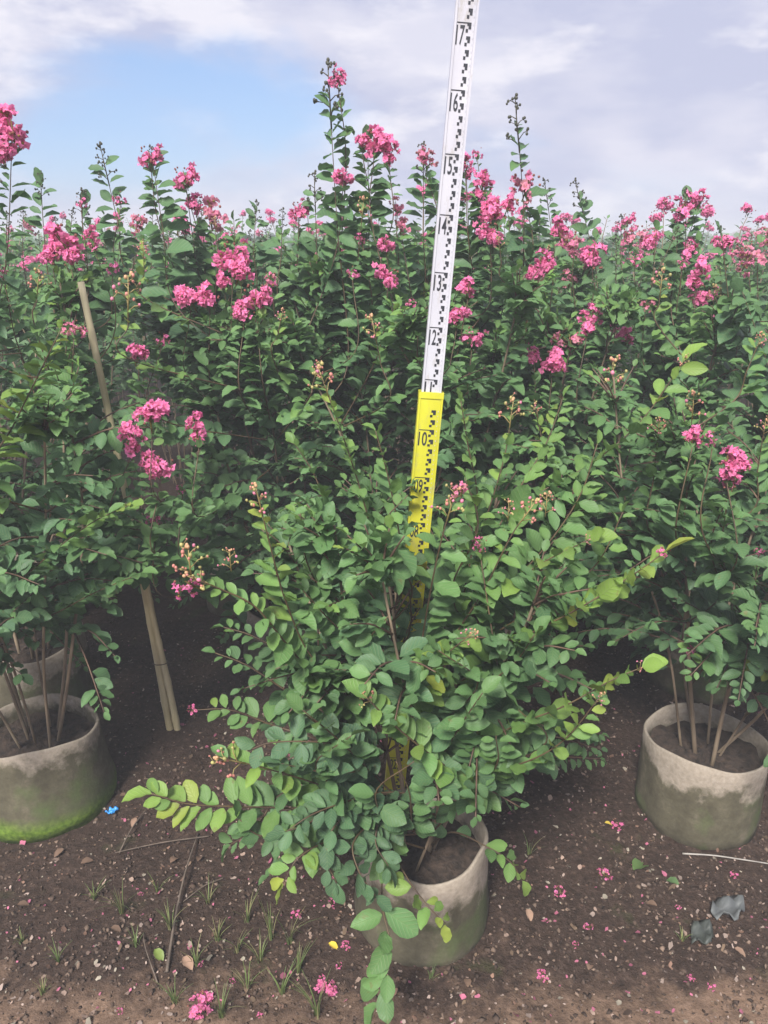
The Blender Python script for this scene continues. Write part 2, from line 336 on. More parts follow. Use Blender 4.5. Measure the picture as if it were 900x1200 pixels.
UP = np.array([0, 0, 1.0]); TOCAM = np.array([0, -1.0, 0])
def leafy(LV, line, start=0.1, lmax=0.05, spacing=0.025, age0=0.75, age1=0.15, roll=None, owner=-1, tipscale=0.5, face=0.35, width=0.62, az=None, droop=0.08):
    seg = np.linalg.norm(np.diff(line, axis=0), axis=1); cum = np.concatenate([[0], np.cumsum(seg)]); Lt = cum[-1]
    if roll is None: roll = rng.normal(0, 0.5)
    if az is None: az = rng.uniform(0, math.pi)
    s = start * Lt
    k = 0
    while s < Lt:
        f = s / Lt; p = np.array([np.interp(s, cum, line[:, j]) for j in range(3)]); e = min(s + 0.01, Lt)
        q = np.array([np.interp(e, cum, line[:, j]) for j in range(3)]); q0 = np.array([np.interp(max(s - 0.01, 0), cum, line[:, j]) for j in range(3)])
        T = unit(q - q0); hz = np.cross(T, UP); m_ = np.linalg.norm(hz)
        az += rng.normal(0, 0.05)
        hv = np.array([math.cos(az), math.sin(az), 0]); hv = unit(hv - hv.dot(T) * T)
        S = unit(hz / max(m_, 1e-6) * min(1, m_ * 1.4) + hv * max(0, 1 - m_ * 1.4)) if m_ > 1e-4 else hv
        if S.dot(hv) < 0 and m_ < 0.5: hv = -hv
        Nn = np.cross(S, T); S = math.cos(roll) * S + math.sin(roll) * Nn
        size = lmax * (0.72 + 0.28 * math.sin(math.pi * min(f * 1.1, 1)))
        if f > 0.72: size *= 1 - (1 - tipscale) * ((f - 0.72) / 0.28) ** 1.2
        for sg in (-1, 1):
            if rng.random() < 0.06: continue
            a = R(rng.normal(28, 11)) + 0.5 * max(0, f - 0.8) * 3
            d = math.cos(a) * sg * S + math.sin(a) * T + rng.normal(0, 0.2, 3) + np.array([0, 0, -droop])
            n = UP + TOCAM * face + 0.25 * T + rng.normal(0, 0.33, 3) + (np.cross(S, T) * math.sin(abs(roll)) * 0.5)
            age = age0 + (age1 - age0) * f ** 1.6 + rng.normal(0, 0.07)
            LV.add(p + sg * S * 0.003 + T * sg * 0.004, d, n, size * rng.uniform(0.68, 1.18), width * rng.uniform(0.78, 1.10), age, owner)
        s += spacing * rng.uniform(0.8, 1.25) * (1 if f < 0.75 else 0.75); k += 1
    # terminal leaf
    LV.add(line[-1], unit(line[-1] - line[-2]) + rng.normal(0, 0.2, 3), UP + rng.normal(0, 0.3, 3), lmax * tipscale * 0.9, width, age1, owner)

# ---------------------------------------------------------------- flower, bud cluster meshes (unit radius about 1)
def blob(c_, r, sx=1.0, axis_=None):
    V = []; F = []; nu, nv = 6, 3
    for i in range(1, nv + 1):
        th = math.pi * i / (nv + 1)
        for k in range(nu):
            ph = 2 * math.pi * k / nu; V.append((c_[0] + r * math.sin(th) * math.cos(ph), c_[1] + r * math.sin(th) * math.sin(ph), c_[2] + sx * r * math.cos(th)))
    V += [(c_[0], c_[1], c_[2] + sx * r), (c_[0], c_[1], c_[2] - sx * r)]
    for i in range(nv - 1):
        for k in range(nu): F.append([i * nu + k, (i + 1) * nu + k, (i + 1) * nu + (k + 1) % nu, i * nu + (k + 1) % nu])
    for k in range(nu): F.append([nv * nu, k, (k + 1) % nu]); F.append([nv * nu + 1, (nv - 1) * nu + (k + 1) % nu, (nv - 1) * nu + k])
    return V, F
def flower_mesh(seed, nf, pale=0.0, shape=(1, 1, 1)):
    g = np.random.default_rng(seed); V = []; F = []; C = []
    def put(vf, c_):
        o = len(V); V.extend(vf[0]); F.extend([[i + o for i in q] for q in vf[1]]); C.extend([c_] * len(vf[0]) if np.ndim(c_) == 1 else c_)
    lumps = [unit(g.normal(0, 1, 3)) * g.uniform(0.35, 0.85) for _ in range(5)]
    for k in range(nf):
        lp = lumps[int(g.integers(0, 5))]; dr = unit(g.normal(0, 1, 3) + np.array([0, 0, 0.35])); c_ = (lp + dr * g.uniform(0.28, 0.5)) * np.array(shape)
        ax = unit(dr + g.normal(0, 0.25, 3)); a = unit(np.cross(ax, [0.3, 0.5, 0.8])); b_ = np.cross(ax, a)
        base = np.array([0.97, 0.25, 0.52]) * g.uniform(0.75, 1.12); base = base + pale * g.uniform(0.3, 1) * (np.array([0.55, 0.30, 0.28]) - base)
        put(blob(c_ - ax * 0.05, 0.07), np.array([0.35, 0.25, 0.07]))
        for p_ in range(6):
            an = 2 * math.pi * (p_ + g.uniform(-0.2, 0.2)) / 6; o_ = math.cos(an) * a + math.sin(an) * b_; t_ = -math.sin(an) * a + math.cos(an) * b_
            ln = g.uniform(0.16, 0.25); pv = []; lift = g.uniform(-0.1, 0.5); cc = []
            for i, (x, wd) in enumerate(((0.12, 0.05), (0.55, 0.34), (1.0, 0.40))):
                for y in (-1, 0, 1):
                    pv.append(c_ + o_ * ln * x + t_ * ln * wd * y * 1.5 + ax * (ln * lift * x + g.normal(0, 0.065 if i else 0.005)) + o_ * g.normal(0, 0.03 if i else 0)); cc.append(base * (0.85 + 0.15 * i + g.normal(0, 0.06)))
            put((pv, [[0, 1, 4, 3], [1, 2, 5, 4], [3, 4, 7, 6], [4, 5, 8, 7]]), np.clip(cc, 0, 1))
    for k in range(7):
        dr = unit(g.normal(0, 1, 3)); put(blob(dr * g.uniform(0.6, 0.9) * np.array(shape), 0.075), np.array([0.42, 0.17, 0.13]) * g.uniform(0.6, 1.1))
    put(tube([(0, 0, -1), (0.02, 0, -0.4), (0, 0, 0.35)], [0.05, 0.045, 0.03], 4), np.array([0.2, 0.16, 0.05]))
    for lp in lumps: put(tube([np.array((0, 0, -0.45)), lp * 0.6 + np.array((0, 0, -0.1)), lp * np.array(shape)], [0.035, 0.03, 0.02], 4), np.array([0.22, 0.17, 0.06]))
    return mesh('flower_cluster', V, F, 'petal', True, np.array(C))
def bud_mesh(seed, dark=False, tall=1.0, nb=6):
    g = np.random.default_rng(seed); V = []; F = []; C = []
    def put(vf, c_):
        o = len(V); V.extend(vf[0]); F.extend([[i + o for i in q] for q in vf[1]]); C.extend([c_] * len(vf[0]))
    st = np.array([0.07, 0.06, 0.03]) if dark else np.array([0.30, 0.24, 0.09])  # dark set: backlighting of the skyline buds put into their colour
    put(tube([(0, 0, -1 * tall), (0.02, 0, 0), (0, 0, 0.8 * tall)], [0.05, 0.04, 0.025], 4), st)
    for k in range(nb):
        z = (-0.75 + 1.5 * k / nb) * tall; an = 2.4 * k + g.uniform(-0.4, 0.4); rr = (0.75 - 0.45 * k / nb) * g.uniform(0.7, 1.1)
        e = np.array([math.cos(an) * rr, math.sin(an) * rr, z + rr * 0.55]); put(tube([(0, 0, z), e * [0.6, 0.6, 1] - [0, 0, 0.04], e], [0.032, 0.028, 0.022], 4), st)
        for j in range(3):
            q = e + g.normal(0, 0.13, 3) + [0, 0, 0.05]; r = g.uniform(0.085, 0.13) * (0.72 if dark else g.uniform(0.55, 0.95))
            cb = (np.array([0.055, 0.058, 0.038]) if dark else (np.array([0.50, 0.20, 0.16]) if g.random() < 0.5 else (np.array([0.36, 0.33, 0.12]) if g.random() < 0.7 else np.array([0.6, 0.2, 0.3])))) * g.uniform(0.75, 1.15)
            put(blob(q, r, 1.15), cb); put(tube([e, q], [0.02, 0.018], 3), st)
    for j in range(3): put(blob(np.array([0, 0, 0.8 * tall]) + g.normal(0, 0.1, 3), 0.1, 1.1), (np.array([0.06, 0.06, 0.04]) if dark else np.array([0.5, 0.3, 0.16])))
    return mesh('bud_cluster', V, F, 'bud', True, np.array(C))
FL = [flower_mesh(s, 38, 0.12, sh) for s, sh in ((1, (1, 1, 0.9)), (2, (1.1, 1, 0.8)), (3, (0.8, 0.8, 1.15)), (4, (1, 0.9, 1)))]
FLS = [flower_mesh(s, 9, 0) for s in (5, 6)]; FLP = [flower_mesh(s, 16, 0.75) for s in (7, 8)]
BU = [bud_mesh(s) for s in (1, 2, 3)]; BUD = [bud_mesh(s, True, 1.7, 9) for s in (4, 5)]

# ---------------------------------------------------------------- shrubs
# leaves pruned away so that the staff, the bag rims and the lane between the bags stay open
PRUNE = [(45, 118, 738, 800, 1.9), (615, 770, 890, 1010, 1.5), (560, 640, 1045, 1110, 1.5), (92, 132, 338, 420, 2.0), (108, 140, 420, 495, 2.0), (448, 506, 682, 752, 1.6), (440, 488, 868, 928, 1.6), (470, 570, 975, 1055, 1.6), (525, 585, 1055, 1150, 1.5), (475, 525, 440, 585, 1.45), (460, 580, 1095, 1200, 1.5), (740, 900, 835, 960, 1.75), (0, 120, 835, 990, 1.7), (140, 240, 690, 850, 2.3)]
class Shrub:
    def __init__(s, x, y, z0, label, group=None, local=False):
        s.c = np.array([x, y, z0]); s.LV = Leaves(); s.stems = []; s.twigs = []; s.shoots = []; s.tips = []; s.label = label; s.group = group; s.A = None
    def grow(s, h, rad, nst, nlat, zlow, lmax=0.05, seed=0, spread=1.0, age=0.8):
        """main stems fan out of the soil, leafy laterals leave them; canopy top at h"""
        global rng
        keep = rng; rng = np.random.default_rng(seed)
        for k in range(nst):
            az = 2 * math.pi * (k + rng.uniform(-0.3, 0.3)) / nst; rr = rad * rng.uniform(0.25, 0.75) * spread; hh = h * rng.uniform(0.78, 0.97)
            o = np.array([math.cos(az), math.sin(az), 0]); b0 = s.c + o * rng.uniform(0.015, 0.055) + [0, 0, -0.03]
            mid1 = s.c + o * (0.05 + rr * 0.25) + np.array([rng.normal(0, 0.032), rng.normal(0, 0.03), (hh - s.c[2]) * 0.30])
            mid2 = s.c + o * (0.05 + rr * 0.62) + np.array([rng.normal(0, 0.03), rng.normal(0, 0.03), (hh - s.c[2]) * 0.66])
            tip = s.c + o * (0.05 + rr) + np.array([rng.normal(0, 0.03), rng.normal(0, 0.03), hh - s.c[2]])
            line = smooth_line([b0, mid1, mid2, tip], 16); r0 = rng.uniform(0.0028, 0.0062)
            s.stems.append((line, np.linspace(r0, 0.0022, 16)))
            leafy(s.LV, line[9:], 0.0, lmax, 0.027, age, 0.3)
            s.tips.append(line[-1])
        for k in range(nlat):
            line, rad_ = s.stems[k % nst]
            f = rng.uniform(0, 1) ** 0.85; z = zlow + (h * 0.98 - zlow) * f
            i = int(np.clip(np.searchsorted(line[:, 2], z), 3, 14)); p = line[i]
            o = p[:2] - s.c[:2]; az = math.atan2(o[1], o[0]) + rng.normal(0, 0.85)
            el = R(np.interp(f, [0, 0.3, 0.7, 1], [8, 28, 48, 62]) + rng.normal(0, 12))
            reach = rad * (1.05 - 0.42 * f) ; cur = np.linalg.norm(o); ln = float(np.clip((reach - cur * 0.7) * rng.uniform(0.55, 1.05), 0.11, 0.34))
            dr = np.array([math.cos(az) * math.cos(el), math.sin(az) * math.cos(el), math.sin(el)])
            sag = np.array([0, 0, -0.05 - 0.10 * (1 - f)]) * ln / 0.25
            a = p; b_ = p + dr * ln * 0.5 + sag * 0.15; c_ = p + dr * ln + sag * 0.7
            c_[2] = max(c_[2], zlow + rng.uniform(-0.06, 0.06))
            if c_[2] > h: c_[2] = h - rng.uniform(0, 0.05)
            hit = False
            for q_ in (c_, (b_ + c_) / 2):
                u_, v_, z_ = project(q_); hit |= any(u0 < u_ < u1 and v0 < v_ < v1 and z_ < zm for u0, u1, v0, v1, zm in PRUNE)
            if hit: continue
            l2 = smooth_line([a, b_, c_], 8); s.twigs.append((l2, np.linspace(0.0026, 0.0011, 8)))
            leafy(s.LV, l2, 0.08, lmax * rng.uniform(0.85, 1.1), 0.023, age + 0.15 - 0.50 * f, 0.12 + 0.3 * (1 - f) + rng.uniform(0, 0.3))
        rng = keep; return s
    def root_point(s, first):
        """nearest point on a main stem below the first point of a shoot"""
        cs = []
        for line, _ in s.stems:
            ok = line[line[:, 2] < first[2] - 0.03]
            if len(ok) == 0: ok = line[:4]
            dd = np.linalg.norm(ok - first, axis=1); j = dd.argmin(); cs.append((dd[j], j, ok))
        cs.sort(key=lambda c_: c_[0]); d_, j, ok = cs[rnd.choice((0, 0, 1))]
        return ok[max(0, j - rnd.randrange(3))]
    def shoot(s, px, lmax=0.05, age0=0.6, age1=0.1, roll=None, tip=None, size=0.05, r=0.0021, start=0.25, spacing=0.024, face=0.5, az=None, tipscale=0.5, droop=0.08):
        pts = [P(*p) for p in px]; rp = s.root_point(pts[0]); line = smooth_line([rp] + pts, 22)
        k = len(s.shoots); s.shoots.append((line, np.linspace(r, r * 0.42, 22)))
        st = np.linalg.norm(pts[0] - rp) / max(np.linalg.norm(np.diff(line, axis=0), axis=1).sum(), 1e-6) * 0.6
        leafy(s.LV, line, max(start * 0.3, st), lmax, spacing, age0, age1, roll, k, tipscale, face, az=az, droop=droop)
        if tip: s.tip_at(line[-1], unit(line[-1] - line[-3]), tip, size)
        return line
    def tip_at(s, p, d, kind, size):
        me = {'flower': FL, 'small': FLS, 'pale': FLP, 'bud': BU, 'dark': BUD}[kind]; me = me[rnd.randrange(len(me))]
        if not hasattr(s, 'organs'): s.organs = []
        s.organs.append((me, p, d, size, kind))
    def flower_px(s, u, v, Y, dpx, kind='flower'):
        c_ = P(u, v, Y); zc = c_[1] * math.cos(PITCH) - (c_[2] - CAMH) * math.sin(PITCH); r = dpx / 2 * zc / FPX
        base = c_ - np.array([rnd.uniform(-0.03, 0.03), rnd.uniform(-0.02, 0.05), 0.16 + r])
        rp = s.root_point(base); line = smooth_line([rp, base, c_ - [0, 0, r * 0.9]], 16); k = len(s.shoots)
        s.shoots.append((line, np.linspace(0.0019, 0.0011, 16))); leafy(s.LV, line, 0.3, 0.05, 0.025, 0.65, 0.35, None, k)
        s.tip_at(c_, unit(np.array([rnd.gauss(0, 0.25), rnd.gauss(0, 0.2) - 0.15, 1])), kind, r * 1.10)
    def build(s, obj_leaves):
        loc = tuple(s.c); e = empty('flowering_shrub', loc, s.label, 'shrub', s.group)
        for line, rr in s.stems: link('stem', mesh('stem', *tube(line, rr, 7), 'bark'), e, loc)
        tw = merge([tube(l_, r_, 4) for l_, r_ in s.twigs]); tag(link('twigs', mesh('twigs', *tw, 'twig_bark'), e, loc), kind='stuff')
        sh = [link('shoot', mesh('shoot', *tube(l_, r_, 5), 'shoot_bark'), e, loc) for l_, r_ in s.shoots]
        A = s.A; sel = np.zeros(len(A['L']), bool); sel[obj_leaves] = True
        for i in obj_leaves:
            me = leaf_mesh(int(i % 3), int(round(A['age'][i] * 9)))
            ow = A['owner'][i]; o = bpy.data.objects.new('leaf', me); col.objects.link(o)
            L_ = A['L'][i]; d, sd_, n = A['d'][i] * L_, A['s'][i] * L_ * A['W'][i], A['n'][i] * L_; p = A['pos'][i]
            o.parent = sh[ow] if ow >= 0 else e
            if ow < 0: o.matrix_parent_inverse = Matrix.Translation(-Vector(loc))
            o.matrix_basis = Matrix(((d[0], sd_[0], n[0], p[0]), (d[1], sd_[1], n[1], p[1]), (d[2], sd_[2], n[2], p[2]), (0, 0, 0, 1)))
        rest = np.where(~sel)[0]
        V, F, C, UV = leaf_geo(A, rest); tag(link('foliage', mesh('foliage', V, F, 'leaf', True, C, UV), e, loc), kind='stuff')
        for me, p, d, size, kind in getattr(s, 'organs', []):
            o = link('bud_cluster' if kind in ('bud', 'dark') else 'flower_cluster', me, e, loc)
            q = Vector(d).to_track_quat('Z', 'Y'); o.matrix_basis = Matrix.Translation(Vector(p)) @ q.to_matrix().to_4x4() @ Matrix.Rotation(rnd.uniform(0, 6.28), 4, 'Z') @ Matrix.Scale(size, 4)
        return e

SOIL = 0.165
near = []
def shrub(*a, **k): s = Shrub(*a, **k); near.append(s); return s
front = shrub(0.075, 1.26, SOIL, 'low bushy shrub in front of the measuring staff, arching over its half hidden bag')
front.grow(1.0, 0.37, 7, 140, 0.32, 0.049, 21)
left = shrub(-0.87, 1.63, SOIL, 'tall shrub in the mossy-footed bag, a pink bloom crowning its highest spike'); left.grow(1.32, 0.46, 8, 220, 0.36, 0.048, 22)
right = shrub(0.79, 1.58, SOIL, 'shrub with bare lower stems rising from the open pale-rimmed bag'); right.grow(1.12, 0.46, 7, 215, 0.36, 0.047, 23)
lrear = shrub(-1.07, 2.08, SOIL, 'shrub in the shaded bag behind the mossy one'); lrear.grow(1.41, 0.47, 6, 240, 0.33, 0.048, 24)
mid_l = shrub(-0.33, 2.32, SOIL, 'shrub beside the bamboo stake, carrying the brightest broad pink flower heads'); mid_l.grow(1.38, 0.46, 7, 310, 0.25, 0.05, 25)
mid_c = shrub(0.06, 2.06, SOIL, 'shrub just behind the staff with the tallest leafy spikes against the sky'); mid_c.grow(1.38, 0.44, 7, 310, 0.25, 0.05, 26)
mid_r = shrub(0.41, 2.30, SOIL, 'shrub with one slender budded spike, between the staff and the open pale-rimmed bag'); mid_r.grow(1.34, 0.44, 7, 310, 0.25, 0.05, 27)
r_rear = shrub(1.02, 2.18, SOIL, 'shrub directly behind the one in the open pale-rimmed bag'); r_rear.grow(1.25, 0.44, 7, 310, 0.25, 0.05, 28)
rowL = 'shrub in the third row of bags, only its upper crown showing'; rowG = 'third row of shrubs'
row3 = [shrub(x, y, SOIL, rowL, rowG).grow(1.40 if x < 0.2 else 1.34, 0.44, 6, 200, 0.22, 0.05, 40 + i) for i, (x, y) in enumerate([(-1.3, 2.62), (-0.55, 2.74), (-0.15, 2.70), (0.32, 2.74), (0.85, 2.74), (1.42, 2.68)])]

# hand-set shoots of the front shrub: pixel of the photograph + real distance from the camera plane
Sh = front.shoot
Sh([(420, 830, 1.19), (365, 770, 1.12), (335, 705, 1.07), (318, 645, 1.05), (303, 585, 1.04)], 0.052, 0.42, 0.1, 0.2, 'bud', 0.026, face=0.2)
Sh([(400, 830, 1.16), (340, 760, 1.08), (300, 712, 1.04), (262, 692, 1.02), (232, 680, 1.0)], 0.050, 0.45, 0.2, 0.3, 'bud', 0.028, face=0.2)
Sh([(455, 720, 1.28), (432, 610, 1.27), (410, 535, 1.27), (378, 445, 1.27)], 0.046, 0.5, 0.12, 0.1, 'bud', 0.030)
Sh([(490, 780, 1.18), (505, 690, 1.15), (518, 630, 1.13), (530, 590, 1.13)], 0.052, 0.45, 0.2, 0.1, 'bud', 0.03)
Sh([(520, 780, 1.2), (568, 690, 1.17), (598, 630, 1.15), (620, 598, 1.15)], 0.050, 0.45, 0.2, 0.1, 'bud', 0.028)
Sh([(520, 740, 1.3), (565, 620, 1.33), (590, 540, 1.35), (600, 482, 1.37)], 0.046, 0.5, 0.15, 0.1, 'bud', 0.03)
Sh([(540, 690, 1.34), (610, 595, 1.35), (690, 545, 1.35), (750, 495, 1.35), (800, 425, 1.35)], 0.060, 0.42, 0.08, 0.3, 'bud', 0.016, tipscale=0.9, face=1.2, spacing=0.029)
Sh([(530, 810, 1.2), (600, 755, 1.12), (680, 712, 1.08), (735, 678, 1.07), (778, 648, 1.06)], 0.060, 0.3, 0.03, 0.5, 'small', 0.012, tipscale=0.9, face=1.7, spacing=0.03)
Sh([(530, 890, 1.17), (600, 852, 1.08), (660, 828, 1.05), (715, 798, 1.04), (752, 782, 1.04)], 0.056, 0.3, 0.06, 0.4, 'bud', 0.014, tipscale=0.85, face=1.6, spacing=0.028)
Sh([(540, 910, 1.14), (610, 895, 1.05), (660, 868, 1.02), (702, 818, 1.0)], 0.046, 0.35, 0.1, 0.5, 'bud', 0.014, face=0.9)
Sh([(560, 930, 1.1), (505, 885, 1.01), (462, 850, 0.98), (430, 818, 0.97)], 0.054, 0.32, 0.18, 0.4, 'bud', 0.016, tipscale=0.9, face=0.9)
Sh([(470, 830, 1.15), (495, 792, 1.08), (525, 765, 1.05), (550, 745, 1.04)], 0.050, 0.3, 0.08, 0.9, 'bud', 0.018, tipscale=0.8, face=0.8)
Sh([(430, 940, 1.2), (370, 918, 1.1), (310, 900, 1.05), (268, 890, 1.03)], 0.056, 0.38, 0.2, 0.3, 'bud', 0.03, tipscale=0.8, face=0.6)
Sh([(420, 960, 1.18), (350, 948, 1.1), (270, 945, 1.05), (220, 942, 1.03), (178, 930, 1.02)], 0.054, 0.5, 0.06, 0.6, None, tipscale=0.95, face=0.7)
Sh([(430, 970, 1.13), (385, 985, 1.05), (350, 1005, 1.0), (332, 1035, 0.98)], 0.048, 0.6, 0.05, 0.2, None, tipscale=0.9, face=0.8)
Sh([(530, 975, 1.2), (570, 992, 1.15), (598, 1010, 1.13), (612, 1032, 1.12)], 0.048, 0.65, 0.1, 0.2, None, tipscale=0.8, face=0.8)
Sh([(455, 985, 1.13), (475, 1025, 1.05), (500, 1060, 1.0), (522, 1082, 0.98)], 0.050, 0.5, 0.06, 0.2, None, tipscale=0.8, face=0.8)
Sh([(452, 1005, 1.12), (448, 1060, 1.0), (458, 1115, 0.94), (442, 1175, 0.905)], 0.068, 0.42, 0.3, 0.35, None, tipscale=0.95, face=0.8, start=2.35, spacing=0.026)
for px, a0 in [([(410, 850, 1.2), (340, 812, 1.2), (290, 780, 1.2), (252, 765, 1.2)], 0.85), ([(400, 810, 1.2), (340, 770, 1.2), (295, 745, 1.2), (262, 735, 1.2)], 0.85), ([(400, 790, 1.25), (330, 730, 1.3), (280, 700, 1.3)], 0.85),
               ([(440, 720, 1.25), (400, 640, 1.25), (370, 560, 1.26), (345, 520, 1.27)], 0.5), ([(480, 740, 1.25), (470, 640, 1.25), (455, 560, 1.25), (440, 505, 1.25)], 0.45), ([(540, 720, 1.28), (560, 600, 1.3), (548, 520, 1.3), (540, 470, 1.3)], 0.45),
               ([(570, 720, 1.25), (640, 640, 1.25), (680, 580, 1.25), (700, 520, 1.26)], 0.45), ([(560, 760, 1.22), (650, 700, 1.2), (700, 660, 1.2), (730, 600, 1.2)], 0.5), ([(560, 700, 1.3), (600, 590, 1.36), (640, 520, 1.4), (660, 465, 1.42)], 0.4), ([(400, 740, 1.2), (360, 660, 1.18), (352, 600, 1.17)], 0.45), ([(530, 700, 1.2), (560, 620, 1.18), (545, 560, 1.18)], 0.4), ([(470, 700, 1.2), (450, 620, 1.18), (478, 580, 1.18)], 0.5)]:
    Sh(px, 0.046, a0, a0 * 0.45, None, None, face=0.6, tipscale=0.6)
Sh([(380, 870, 1.2), (320, 850, 1.22), (270, 832, 1.21), (226, 832, 1.2)], 0.048, 0.7, 0.1, 0.5, 'small', 0.012, tipscale=0.8, face=0.7)
Sh([(560, 730, 1.2), (620, 670, 1.16), (690, 632, 1.13)], 0.056, 0.4, 0.12, 0.3, 'bud', 0.012, tipscale=0.9, face=0.7)
Sh([(400, 900, 1.15), (330, 930, 1.1), (300, 970, 1.07), (270, 990, 1.06)], 0.05, 0.75, 0.5, 0.3, None, face=0.9, tipscale=0.8)
Sh([(400, 930, 1.1), (370, 960, 1.06), (310, 980, 1.04), (280, 960, 1.04)], 0.05, 0.8, 0.5, 0.3, None, face=0.9, tipscale=0.8)
for px in [[(450, 930, 1.14), (405, 940, 1.06), (365, 955, 1.02), (335, 975, 1.0)], [(450, 960, 1.12), (415, 985, 1.04), (420, 1020, 1.0), (440, 1050, 0.98)], [(440, 900, 1.1), (385, 905, 1.03), (330, 895, 1.0)], [(440, 930, 1.1), (395, 965, 1.04), (380, 1000, 1.01), (395, 1035, 0.99)], [(430, 880, 1.1), (380, 870, 1.04), (320, 870, 1.02), (290, 880, 1.01)], [(455, 950, 1.12), (440, 985, 1.06), (455, 1015, 1.03)]]:
    Sh(px, 0.048, 0.95, 0.8, None, None, face=0.9, tipscale=0.85, spacing=0.021)
for (u, v, Y) in [(350, 830, 1.1), (400, 870, 1.04), (440, 930, 1.03), (540, 850, 1.02), (580, 900, 1.05), (600, 780, 1.1), (430, 760, 1.08), (560, 800, 1.06), (480, 930, 1.05), (370, 900, 1.03), (410, 660, 1.2), (470, 660, 1.2), (640, 870, 1.08), (390, 730, 1.12)]:
    a = rnd.uniform(-1, 1); Sh([(0.5 * (u + 490), v + 45, 0.5 * (Y + 1.22)), (u, v, Y), (u + 50 * a, v - 38, Y - 0.03)], 0.05, 0.72, 0.35, None, None, face=0.8, tipscale=0.8)
front.tip_at(P(222, 684, 1.0), unit(np.array([-0.5, -0.3, 0.5])), 'small', 0.024); front.tip_at(P(222, 655, 1.0), UP, 'bud', 0.028); front.tip_at(P(270, 656, 1.02), UP, 'bud', 0.018)
front.flower_px(563, 640, 1.17, 22, 'small')
front.tip_at(P(541, 572, 1.13), UP, 'pale', 0.016); front.tip_at(P(640, 590, 1.15), UP, 'bud', 0.022); front.tip_at(P(596, 598, 1.15), UP, 'bud', 0.018)
# left shrub
Sh = left.shoot
Sh([(-40, 720, 1.5), (20, 682, 1.44), (70, 640, 1.42), (112, 610, 1.40), (152, 592, 1.40)], 0.052, 0.7, 0.08, 0.5, None, face=0.9, tipscale=0.85)
Sh([(-30, 745, 1.55), (50, 725, 1.5), (110, 695, 1.46), (165, 672, 1.45)], 0.052, 0.85, 0.35, 0.5, None, face=0.9, tipscale=0.85)
Sh([(-20, 570, 1.36), (15, 500, 1.33), (42, 445, 1.32), (72, 385, 1.32)], 0.056, 0.2, 0.12, 0.4, None, face=0.1, spacing=0.02)
Sh([(-8, 420, 1.7), (8, 300, 1.70), (14, 165, 1.69)], 0.056, 0.75, 0.6, 0.0, None, face=0.0, az=0.1)
Sh([(-40, 420, 1.68), (-15, 300, 1.66), (-4, 190, 1.66)], 0.052, 0.75, 0.6, 0.0, 'dark', 0.03, face=0.0, az=0.1)
left.tip_at(P(14, 150, 1.69), UP, 'flower', 0.046); left.tip_at(P(2, 172, 1.68), UP, 'flower', 0.036)
for f in [(175, 485, 1.55, 40, 'flower'), (152, 514, 1.55, 36, 'flower'), (186, 546, 1.55, 38, 'flower'), (232, 502, 1.55, 34, 'flower'), (180, 608, 1.62, 20, 'small'), (213, 574, 1.62, 14, 'small')]: mid_l.flower_px(*f)
for f in [(85, 385, 1.6, 26, 'pale'), (3, 318, 1.75, 18, 'small')]: left.flower_px(*f)
for px in [[(10, 705, 1.62), (60, 730, 1.56), (100, 735, 1.53)], [(-30, 690, 1.6), (20, 735, 1.52), (50, 760, 1.5)], [(0, 680, 1.62), (75, 690, 1.55), (128, 712, 1.52)], [(-40, 740, 1.55), (0, 770, 1.5), (25, 790, 1.48)], [(-20, 650, 1.5), (40, 640, 1.44), (85, 665, 1.42)]]:
    left.shoot(px, 0.05, 0.95, 0.75, 0.4, None, face=0.9, tipscale=0.8)
for px in [[(850, 740, 1.55), (820, 715, 1.5), (790, 700, 1.48)], [(880, 740, 1.52), (850, 760, 1.45), (835, 780, 1.42)], [(900, 720, 1.55), (880, 770, 1.46), (870, 800, 1.44)], [(840, 700, 1.5), (800, 660, 1.45), (770, 640, 1.42)]]:
    right.shoot(px, 0.048, 0.95, 0.7, 0.4, None, face=0.9, tipscale=0.8)
# skyline spikes: shrub, base px, tip px, distance, tip, size
spikes = [(lrear, 58, 335, 48, 240, 2.2, 'dark', 0.04), (lrear, 103, 345, 96, 262, 2.2, 'dark', 0.045), (mid_l, 207, 360, 178, 205, 2.1, 'dark', 0.03), (mid_l, 158, 330, 122, 212, 2.2, 'dark', 0.055),
          (mid_l, 236, 330, 218, 225, 2.25, None, 0.04), (mid_l, 258, 340, 245, 262, 2.3, None, 0.04), (mid_l, 300, 340, 300, 272, 2.4, 'dark', 0.04), (mid_c, 408, 420, 386, 130, 2.05, 'dark', 0.075), (mid_c, 432, 420, 431, 178, 2.08, None, 0.04),
          (mid_c, 372, 430, 369, 245, 2.15, 'dark', 0.05), (mid_c, 492, 360, 496, 208, 2.25, 'dark', 0.045), (mid_r, 548, 380, 546, 220, 2.3, 'dark', 0.03), (mid_r, 575, 350, 566, 232, 2.3, None, 0.04), (mid_r, 616, 350, 606, 165, 2.18, 'dark', 0.068),
          (row3[3], 655, 330, 640, 248, 2.7, 'dark', 0.05), (row3[4], 700, 340, 678, 250, 2.7, 'dark', 0.055), (row3[4], 722, 330, 728, 290, 2.8, 'dark', 0.05), (r_rear, 802, 350, 804, 258, 2.35, 'dark', 0.04), (r_rear, 862, 420, 846, 300, 2.0, 'dark', 0.03), (r_rear, 905, 460, 870, 350, 1.9, None, 0.03), (r_rear, 740, 380, 790, 300, 2.2, 'dark', 0.03)]
